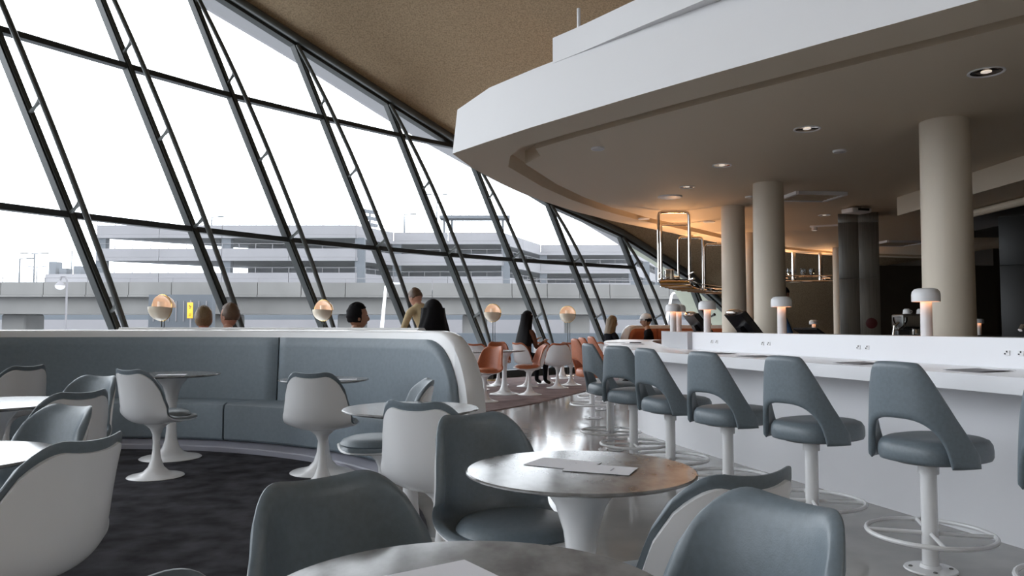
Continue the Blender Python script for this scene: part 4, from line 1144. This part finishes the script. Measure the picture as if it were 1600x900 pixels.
# ribbed screen wall with a yellow sign
rs = empty('screen_wall', (gx(281, 41.5), 41.5, GZ), 0, 'blue-grey ribbed screen wall with rows of white slots behind the heads', 'wall')
wv = gx(331, 41.5) - gx(232, 41.5)
m = MB(); m.box((0, .3, (2.85 - GZ) / 2), (wv, .5, 2.85 - GZ)); m.build('wall_slab', concrete_dk, rs, 0)
for k in range(8):
    m = MB(); m.box((-wv / 2 + wv * (k + .7) / 8.4, .02, 5.0 + 1.95), (.05, .06, 1.1)); m.build('rib', concrete_lt, rs, 0)
for x in (-.35, .35, 1.25):
    m = MB(); m.box((x * 1.0, .02, 5.0 + .98), (.42, .06, .14)); m.build('white_slot', concrete_lt, rs, 0)
yo = at(297, 485, 41.0)
ys = empty('yellow_sign', (yo.x, yo.y, GZ), 0, 'tall yellow road sign with dark symbols left of the seated heads', 'sign')
m = MB(); m.box((0, 0, yo.z - GZ), (.30, .05, .84), 0, .01); m.build('sign_board', yellow, ys, 0.4)
m = MB(); m.tube([(0, .06, 0), (0, .06, yo.z - GZ + .55)], .04, 8); m.build('sign_post', concrete_lt, ys)
m = MB()
zz = yo.z - GZ
m.box((-.03, -.028, zz + .24), (.05, .006, .10)); m.box((.04, -.028, zz + .20), (.05, .006, .08)); m.box((.0, -.028, zz + .12), (.09, .006, .04)); m.box((.02, -.028, zz - .20), (.12, .006, .03)); m.box((.0, -.028, zz - .28), (.10, .006, .03))
m.build('symbol', sign_ink, ys, 0)
# street lamps and masts
def street_lamp(u, vtop, Y, label, arms=1, zb=GZ):
    p = at(u, vtop, Y); t = empty('street_lamp', (p.x, p.y, zb), 0, label, 'street lamp', 'street lamps outside')
    h_ = p.z - zb
    m = MB(); m.tube([(0, 0, 0), (0, 0, h_)], [.14, .07], 8); m.build('pole', concrete_dk, t)
    for s in ((1,) if arms == 1 else (-1, 1)):
        m = MB(); m.tube([(0, 0, h_ - .05), (s * 1.0, 0, h_ + .05)], .05, 6); m.box((s * 1.2, 0, h_ + .05), (.7, .25, .12)); m.build('lamp_arm', concrete_dk, t, 0)
street_lamp(31, 404, 85, 'thin street lamp with one arm at the far left')
street_lamp(54, 396, 85, 'street lamp with two arms at the far left', 2)
street_lamp(58, 417, 130, 'faint distant street lamp right of the two-armed one', 2)
street_lamp(683, 304, 115, 'tall faint lamp mast above the garage roof', 2, 11.85)
street_lamp(632, 335, 100, 'short mast on the garage roof', 1, 11.85)
street_lamp(331, 339, 100, 'faint lamp mast above the left roof of the garage', 1, 11.85)
# single hanging-globe lamp near the guideway
p = at(94, 447, 40); t = empty('street_lamp', (p.x, p.y, GZ), 0, 'street lamp with a hanging pale globe in front of the guideway', 'street lamp')
hh = p.z - GZ
m = MB(); m.tube([(.35, 0, 0), (.35, 0, hh + .3), (.25, 0, hh + .5), (.05, 0, hh + .5), (0, 0, hh + .3)], .05, 8); m.build('pole', concrete_lt, t)
m = MB(); m.sphere((0, 0, hh), (.24, .24, .2), 16, 10); m.build('globe', white_shell, t)
m = MB(); m.lathe([(.0, .28), (.06, .26), (.26, .05), (.24, .04)], 16, (0, 0, hh)); m.build('hood', concrete_lt, t)
# white curved street lamp posts close to the guideway
for u0, u1, vt, Y, lab in ((596, 606, 443, 38, 'white slanting lamp post right of the dark-haired man'), (1038, 1052, 458, 42, 'white curved lamp post seen behind the mushroom lamp pair')):
    p = at(u1, vt, Y); b = at(u0, 520, Y)
    t = empty('street_lamp', (b.x, b.y, GZ), 0, lab, 'street lamp', 'white lamp posts')
    m = MB(); m.tube([(b.x - b.x - .5, 0, 0), (0, 0, b.z - GZ), (p.x - b.x - .1, 0, p.z - GZ - .15), (p.x - b.x, 0, p.z - GZ), (p.x - b.x + .3, 0, p.z - GZ + .02)], [.12, .1, .07, .06, .05], 8); m.build('pole', cl_white, t)
    m = MB(); m.box((p.x - b.x + .5, 0, p.z - GZ), (.5, .2, .08)); m.build('lamp_head', cl_white, t)
# floodlight tower
p = at(578, 345, 118); t = empty('floodlight_tower', (p.x, p.y, 11), 0, 'lattice floodlight rack above the garage corner', 'tower')
m = MB(); m.tube([(0, 0, 0), (0, 0, p.z - 11 + 1.5)], .15, 8); m.build('mast', concrete_dk, t)
for k in range(4):
    m = MB(); m.bar((-1.2, 0, p.z - 11 + 1.6 - k * 1.0), (1.2, 0, p.z - 11 + 1.2 - k * 1.0), .55, .4, (0, 1, 0)); m.build('floodlight_row', concrete_dk, t, 0)
# far left low blocks
p = at(125, 430, 140); b_ = empty('distant_block', (p.x, p.y, GZ), 0, 'hazy distant block with rooftop masts at the left', 'building')
m = MB(); m.box((0, 0, (p.z - GZ) / 2), (9, 6, p.z - GZ)); m.build('wall', concrete_lt, b_, 0)
for x, h_ in ((-4.5, 2.4), (-2.6, 1.2), (0, 1.6), (2.5, .9)):
    m = MB(); m.box((x, 0, p.z - GZ + h_ / 2), (1.3, 2, h_)); m.build('roof_unit', concrete_dk, b_, 0)
m = MB(); m.tube([(-1.6, 0, p.z - GZ), (-1.6, 0, p.z - GZ + 4.5)], .1, 6); m.build('mast', concrete_dk, b_)
# light haze over the airport road
hz = bpy.data.materials.new('rain haze'); hz.use_nodes = True
hn = hz.node_tree; hn.nodes.clear()
ho = hn.nodes.new('ShaderNodeOutputMaterial'); hv = hn.nodes.new('ShaderNodeVolumeScatter')
hv.inputs['Color'].default_value = (0.97, 0.98, 1.0, 1); hv.inputs['Density'].default_value = 0.0007
hn.links.new(hv.outputs[0], ho.inputs['Volume'])
m = MB(); m.boxab((-140, 33, GZ), (140, 230, 45)); m.build('haze', hz, smooth=0, label='thin rain haze hanging over the road and garage', cat='haze', kind='stuff')

# ================================================================ people
def make_person(name, label, loc, rz, joints, edges, mats, head, hair=None, extra=None):
    """joints: name -> (co, radius); edges: (a, b, material index); body is grown as one skin"""
    names = list(joints); idx_ = {n: i for i, n in enumerate(names)}
    me = bpy.data.meshes.new('tmp'); me.from_pydata([joints[n][0] for n in names], [(idx_[a], idx_[b]) for a, b, _ in edges], [])
    o = bpy.data.objects.new('tmp', me); COL.objects.link(o)
    sk = o.modifiers.new('skin', 'SKIN'); sk.use_smooth_shade = True
    for i, n in enumerate(names):
        r = joints[n][1]; r = r if isinstance(r, tuple) else (r, r)
        me.skin_vertices[0].data[i].radius = r
        me.skin_vertices[0].data[i].use_root = (n == 'pelvis')
    ss = o.modifiers.new('sub', 'SUBSURF'); ss.levels = 1; ss.render_levels = 1
    dg = bpy.context.evaluated_depsgraph_get(); dg.update()
    body = bpy.data.meshes.new_from_object(o.evaluated_get(dg), depsgraph=dg)
    bpy.data.objects.remove(o); bpy.data.meshes.remove(me)
    body.name = 'body'
    body.materials.clear()
    for m_ in mats: body.materials.append(m_)
    segs = [(Vector(joints[a][0]), Vector(joints[b][0]), k) for a, b, k in edges]
    for f in body.polygons:
        c = f.center; best = 1e9
        for a, b, k in segs:
            ab = b - a; t = max(0, min(1, (c - a).dot(ab) / max(1e-9, ab.length_squared))); dd = (c - a - ab * t).length
            if dd < best: best = dd; f.material_index = k
        f.use_smooth = True
    # head as part of the same mesh
    hc, yaw, pitch = head
    M = Matrix.Translation(Vector(hc)) @ Matrix.Rotation(yaw, 4, 'Z') @ Matrix.Rotation(pitch, 4, 'X') @ Matrix.Scale(1.1, 4)
    hb = MB()
    def skull(d, p):
        q = p.copy()
        if d.z < 0: q.x *= 1 - .22 * (-d.z); q.y = q.y * (1 - .12 * -d.z) + .012 * -d.z
        if d.y > .6 and abs(d.x) < .35 and -.45 < d.z < .15: q.y += .020 * (1 - abs(d.x) / .35) * (1 - abs(d.z + .15) / .30)
        if d.y > .5 and .05 < d.z < .25 and .15 < abs(d.x) < .55: q.y -= .006
        return q
    hb.cm = 0; hb.sphere((0, 0, 0), (.076, .098, .122), 24, 18, skull)
    for sx in (-1, 1):
        hb.sphere((sx * .077, -.005, -.012), (.010, .020, .032), 10, 8)
        hb.cm = 1; hb.sphere((sx * .030, .086, .012), (.012, .008, .007), 8, 6); hb.cm = 0
    hb.cm = 2; hb.sphere((0, .087, -.062), (.024, .008, .006), 10, 6); hb.cm = 0
    hb.sphere((0, .102, -.022), (.013, .014, .020), 10, 8)
    ns = len(body.materials)
    body.materials.append(hair_black); body.materials.append(red_lip)
    bm = bmesh.new(); bm.from_mesh(body)
    vs = [bm.verts.new(M @ Vector(v)) for v in hb.v]
    for f, k in zip(hb.f, hb.m):
        try:
            nf = bm.faces.new([vs[j] for j in f]); nf.smooth = True; nf.material_index = 0 if k == 0 else ns + k - 1
        except ValueError: pass
    bm.to_mesh(body); bm.free()
    root = empty(name, loc, rz, label, 'person')
    bo = bpy.data.objects.new('body', body); COL.objects.link(bo); bo.parent = root
    if hair:
        for nm, mb_, mt in hair(M): mb_.build(nm, mt, root, 0.9)
    if extra: extra(root, M)
    return root
red_lip = mat('lip', (.35, .10, .09), .5)
def xf(mb, M): mb.v = [tuple(M @ Vector(v)) for v in mb.v]; return mb
def short_hair(mt, cut=-.42):
    def f(M):
        b = MB()
        def cap(d, p):
            q = p.copy()
            if d.y > .25 and d.z < .50: q *= .80
            elif d.z < cut: q *= .80
            return q + d * .004 * math.sin(d.x * 31 + d.z * 27)
        b.sphere((0, -.008, .018), (.086, .106, .124), 28, 20, cap); return [('hair', xf(b, M), mt)]
    return f
def long_hair(mt, length=.42, wide=.13):
    def f(M):
        b = MB()
        def cap(d, p):
            q = p.copy()
            if d.y > .30 and d.z < .50: q *= .78
            return q
        b.sphere((0, -.010, .016), (.090, .108, .126), 28, 20, cap)
        def drape(u, v, o):
            a = lerp(R(-125), R(125), u); z = lerp(.06, -length, v)
            rx = lerp(.088, wide, sstep(0, 1, v)) + o + .006 * math.sin(u * 40 + v * 5); ry = lerp(.100, .085, v) + o
            return Vector((math.sin(a) * rx, -.012 - math.cos(a) * ry - .02 * v, z))
        b.solid(lambda u, v: drape(u, v, .012), lambda u, v: drape(u, v, -.012), 36, 14)
        return [('hair', xf(b, M), mt)]
    return f
def hand(J, E, side, w, d, up, k):
    """five fingers rooted in the palm; w wrist point, d pointing direction, up back of the hand"""
    w = Vector(w); d = Vector(d).normalized(); up = Vector(up); s = d.cross(up).normalized() * (1 if side > 0 else -1)
    palm = w + d * .075; J['palm%d' % side] = (tuple(palm), (.030, .018)); E.append(('wrist%d' % side, 'palm%d' % side, k))
    for n, (o, L) in enumerate(((-.028, .065), (-.010, .078), (.009, .082), (.027, .074))):
        a = palm + s * o + d * .030; b = a + d * L * .5 - up * .008; c = b + d * L * .45 - up * .022
        J['fa%d%d' % (side, n)] = (tuple(a), .010); J['fb%d%d' % (side, n)] = (tuple(b), .009); J['fc%d%d' % (side, n)] = (tuple(c), .007)
        E += [('palm%d' % side, 'fa%d%d' % (side, n), k), ('fa%d%d' % (side, n), 'fb%d%d' % (side, n), k), ('fb%d%d' % (side, n), 'fc%d%d' % (side, n), k)]
    a = w + d * .035 + s * .035; b = a + d * .035 + s * .022
    J['ta%d' % side] = (tuple(a), .011); J['tb%d' % side] = (tuple(b), .009)
    E += [('wrist%d' % side, 'ta%d' % side, k), ('ta%d' % side, 'tb%d' % side, k)]
def seated(arm_l=None, arm_r=None, lean=.0, seat=.47, top=1, sleeve=1, shoe=3, leg=2):
    """facing +Y, origin on the floor below the hips. materials: 0 skin 1 top 2 trousers 3 shoes"""
    J = {}; E = []
    hz_ = seat + .11
    J['pelvis'] = ((0, 0, hz_), (.150, .115)); J['waist'] = ((0, lean * .3, hz_ + .17), (.135, .10)); J['chest'] = ((0, lean * .7, hz_ + .37), (.155, .11))
    J['collar'] = ((0, lean, hz_ + .50), (.085, .07)); J['neck'] = ((0, lean + .015, hz_ + .57), .052); J['skull'] = ((0, lean + .03, hz_ + .66), .055)
    E += [('pelvis', 'waist', top), ('waist', 'chest', top), ('chest', 'collar', top), ('collar', 'neck', 0), ('neck', 'skull', 0)]
    for s in (-1, 1):
        hp, kn, an, to = 'hip%d' % s, 'knee%d' % s, 'ankle%d' % s, 'toe%d' % s
        J[hp] = ((s * .10, .06, hz_ - .03), .095); J[kn] = ((s * .12, .46, hz_ - .04), .066); J[an] = ((s * .12, .44, .10), .042); J[to] = ((s * .13, .58, .045), .034)
        E += [('pelvis', hp, leg), (hp, kn, leg), (kn, an, leg), (an, to, shoe)]
        sh, el, wr = 'sho%d' % s, 'elb%d' % s, 'wrist%d' % s
        arm = arm_r if s > 0 else arm_l
        e_, w_ = arm if arm else ((s * .25, lean + .06, hz_ + .18), (s * .12, lean + .30, hz_ + .17))
        J[sh] = ((s * .185, lean * .9, hz_ + .44), .062); J[el] = (e_, .046); J[wr] = (w_, .030)
        E += [('collar', sh, top), (sh, el, top), (el, wr, top if sleeve else 0)]
        dv = Vector(w_) - Vector(e_); hand(J, E, s, w_, dv, (0, 0, 1), 0)
    return J, E, (0, lean + .045, hz_ + .72)
def theta_for(px, r):
    best = None
    for k in range(2000):
        th = R(25 + 110 * k / 2000); p = arc(BC, r, th); e = abs(800 + F * p.x / p.y - px)
        if best is None or e < best[0]: best = (e, th)
    return best[1]
def bench_person(px, label, top_m, hair_f, yaw, skin=skin_mat, r=4.62, dz=0.0):
    th = theta_for(px, r); p = arc(BC, r, th)
    J, E, hc = seated(seat=.44 + dz, lean=-.02)
    out = th - PI / 2                # facing outward, to the window
    return make_person('person', label, (p.x, p.y, 0), out, J, E, [skin, top_m, cl_black, rubber], (hc, yaw, 0), hair_f)
bench_person(317, 'person with dark blond hair seen from behind over the banquette', cl_white, short_hair(hair_blond, -.8), R(10))
bench_person(357, 'person with short brown hair and red top over the banquette, facing left', cl_red, short_hair(hair_brown, -.5), R(72), dz=.03)
bench_person(557, 'person with short black hair and black top over the banquette, facing right', cl_black, short_hair(hair_black, -.6), R(-38), skin_tan, dz=.02)
bench_person(673, 'person with long black hair over the banquette end, facing left', cl_white, long_hair(hair_black, .30, .165), R(70), dz=.03, r=4.5)
# standing waiter bending over a table
def standing(lean=.22):
    J = {}; E = []
    J['pelvis'] = ((0, 0, .95), (.155, .115)); J['waist'] = ((0, .04, 1.12), (.140, .105)); J['chest'] = ((0, .13, 1.33), (.165, .12)); J['collar'] = ((0, .21, 1.45), (.09, .075))
    J['neck'] = ((0, .255, 1.50), .054); J['skull'] = ((0, .30, 1.555), .055)
    E += [('pelvis', 'waist', 1), ('waist', 'chest', 1), ('chest', 'collar', 1), ('collar', 'neck', 0), ('neck', 'skull', 0)]
    for s in (-1, 1):
        J['hip%d' % s] = ((s * .10, -.01, .90), .098); J['knee%d' % s] = ((s * .11, .02, .50), .066); J['ankle%d' % s] = ((s * .11, -.02, .09), .044); J['toe%d' % s] = ((s * .13, .14, .045), .036)
        E += [('pelvis', 'hip%d' % s, 2), ('hip%d' % s, 'knee%d' % s, 2), ('knee%d' % s, 'ankle%d' % s, 2), ('ankle%d' % s, 'toe%d' % s, 3)]
        J['sho%d' % s] = ((s * .19, .19, 1.40), .064); J['elb%d' % s] = ((s * .24, .30, 1.13), .047); w_ = (s * .17, .42, .93); J['wrist%d' % s] = (w_, .031)
        E += [('collar', 'sho%d' % s, 1), ('sho%d' % s, 'elb%d' % s, 1), ('elb%d' % s, 'wrist%d' % s, 1)]
        hand(J, E, s, w_, (-.1 * s, .5, -.6), (0, .5, .5), 0)
    return J, E, (0, .335, 1.60)
J, E, hc = standing()
p = at(670, 500, 11.0)
make_person('person', 'standing person in a tan shirt bending over a table by the window', (p.x, p.y, 0), R(42), J, E, [skin_mat, cl_tan, cl_grey, rubber], (hc, R(5), R(-32)), short_hair(hair_brown))
place(table_proto, p.x - .50, p.y + .50, 0, 1, 'table hidden behind the banquette under the standing person', 'table', G2)
# woman at the far table
J, E, hc = seated(arm_r=((.24, .10, .74), (.16, .36, .86)), arm_l=((-.22, .14, .74), (-.10, .36, .88)), seat=.49, lean=.04)
make_person('person', 'person with very long dark hair and rust top at the far window table', (0.24, 14.92, 0.012), R(-48), J, E, [skin_tan, cl_brown, cl_black, rubber], (hc, R(-8), R(-8)), long_hair(hair_black, .50, .20))
# couple in the orange booth
J, E, hc = seated(seat=.42, lean=.04)
make_person('person', 'person with blond hair and black top beside the orange booth', (2.02, 16.0, 0), R(-62), J, E, [skin_mat, cl_black, cl_black, rubber], (hc, R(-5), R(-8)), long_hair(hair_blond, .22, .11))
place(orange_chair, 2.02, 16.0, .88, .47, 'orange tulip chair under the blond person by the booth', 'chair', G3)
def cap_extra(root, M):
    b = MB(); b.sphere((0, -.004, .045), (.092, .112, .098), 24, 16, lambda d, q: q if d.z > -.05 else q * .93); c_ = xf(b, M).build('cap', cl_white, root, 0.9)
    b = MB(); b.solid(lambda u, v: Vector((lerp(-.075, .075, u), .085 + .085 * v * math.sqrt(max(0, 1 - (2 * u - 1) ** 2)), .045 - .012 * v)), lambda u, v: Vector((lerp(-.075, .075, u), .085 + .085 * v * math.sqrt(max(0, 1 - (2 * u - 1) ** 2)), .038 - .012 * v)), 12, 4); xf(b, M).build('cap_visor', cl_white, c_, 0.9)
J, E, hc = seated(seat=.46, lean=.06, sleeve=0)
make_person('person', 'person in a white cap and black T-shirt in the orange booth', (2.84, 15.7, 0), R(72), J, E, [skin_tan, cl_black, cl_grey, rubber], (hc, R(10), R(-6)), short_hair(hair_black), cap_extra)
place(table_proto, 2.42, 15.25, 0, 1, 'table between the two people by the orange booth', 'table', G2)
place(orange_chair, 2.84, 15.7, -.95, .31, 'orange tulip chair under the person in the white cap', 'chair', G3)
# bar worker behind the middle column
J, E, hc = standing()
make_person('person', 'bar worker in a denim-blue shirt, mostly hidden by the middle column', (3.50, 10.85, 0), R(-80), J, E, [skin_mat, cl_blue, cl_black, rubber], (hc, 0, R(-20)), short_hair(hair_black))
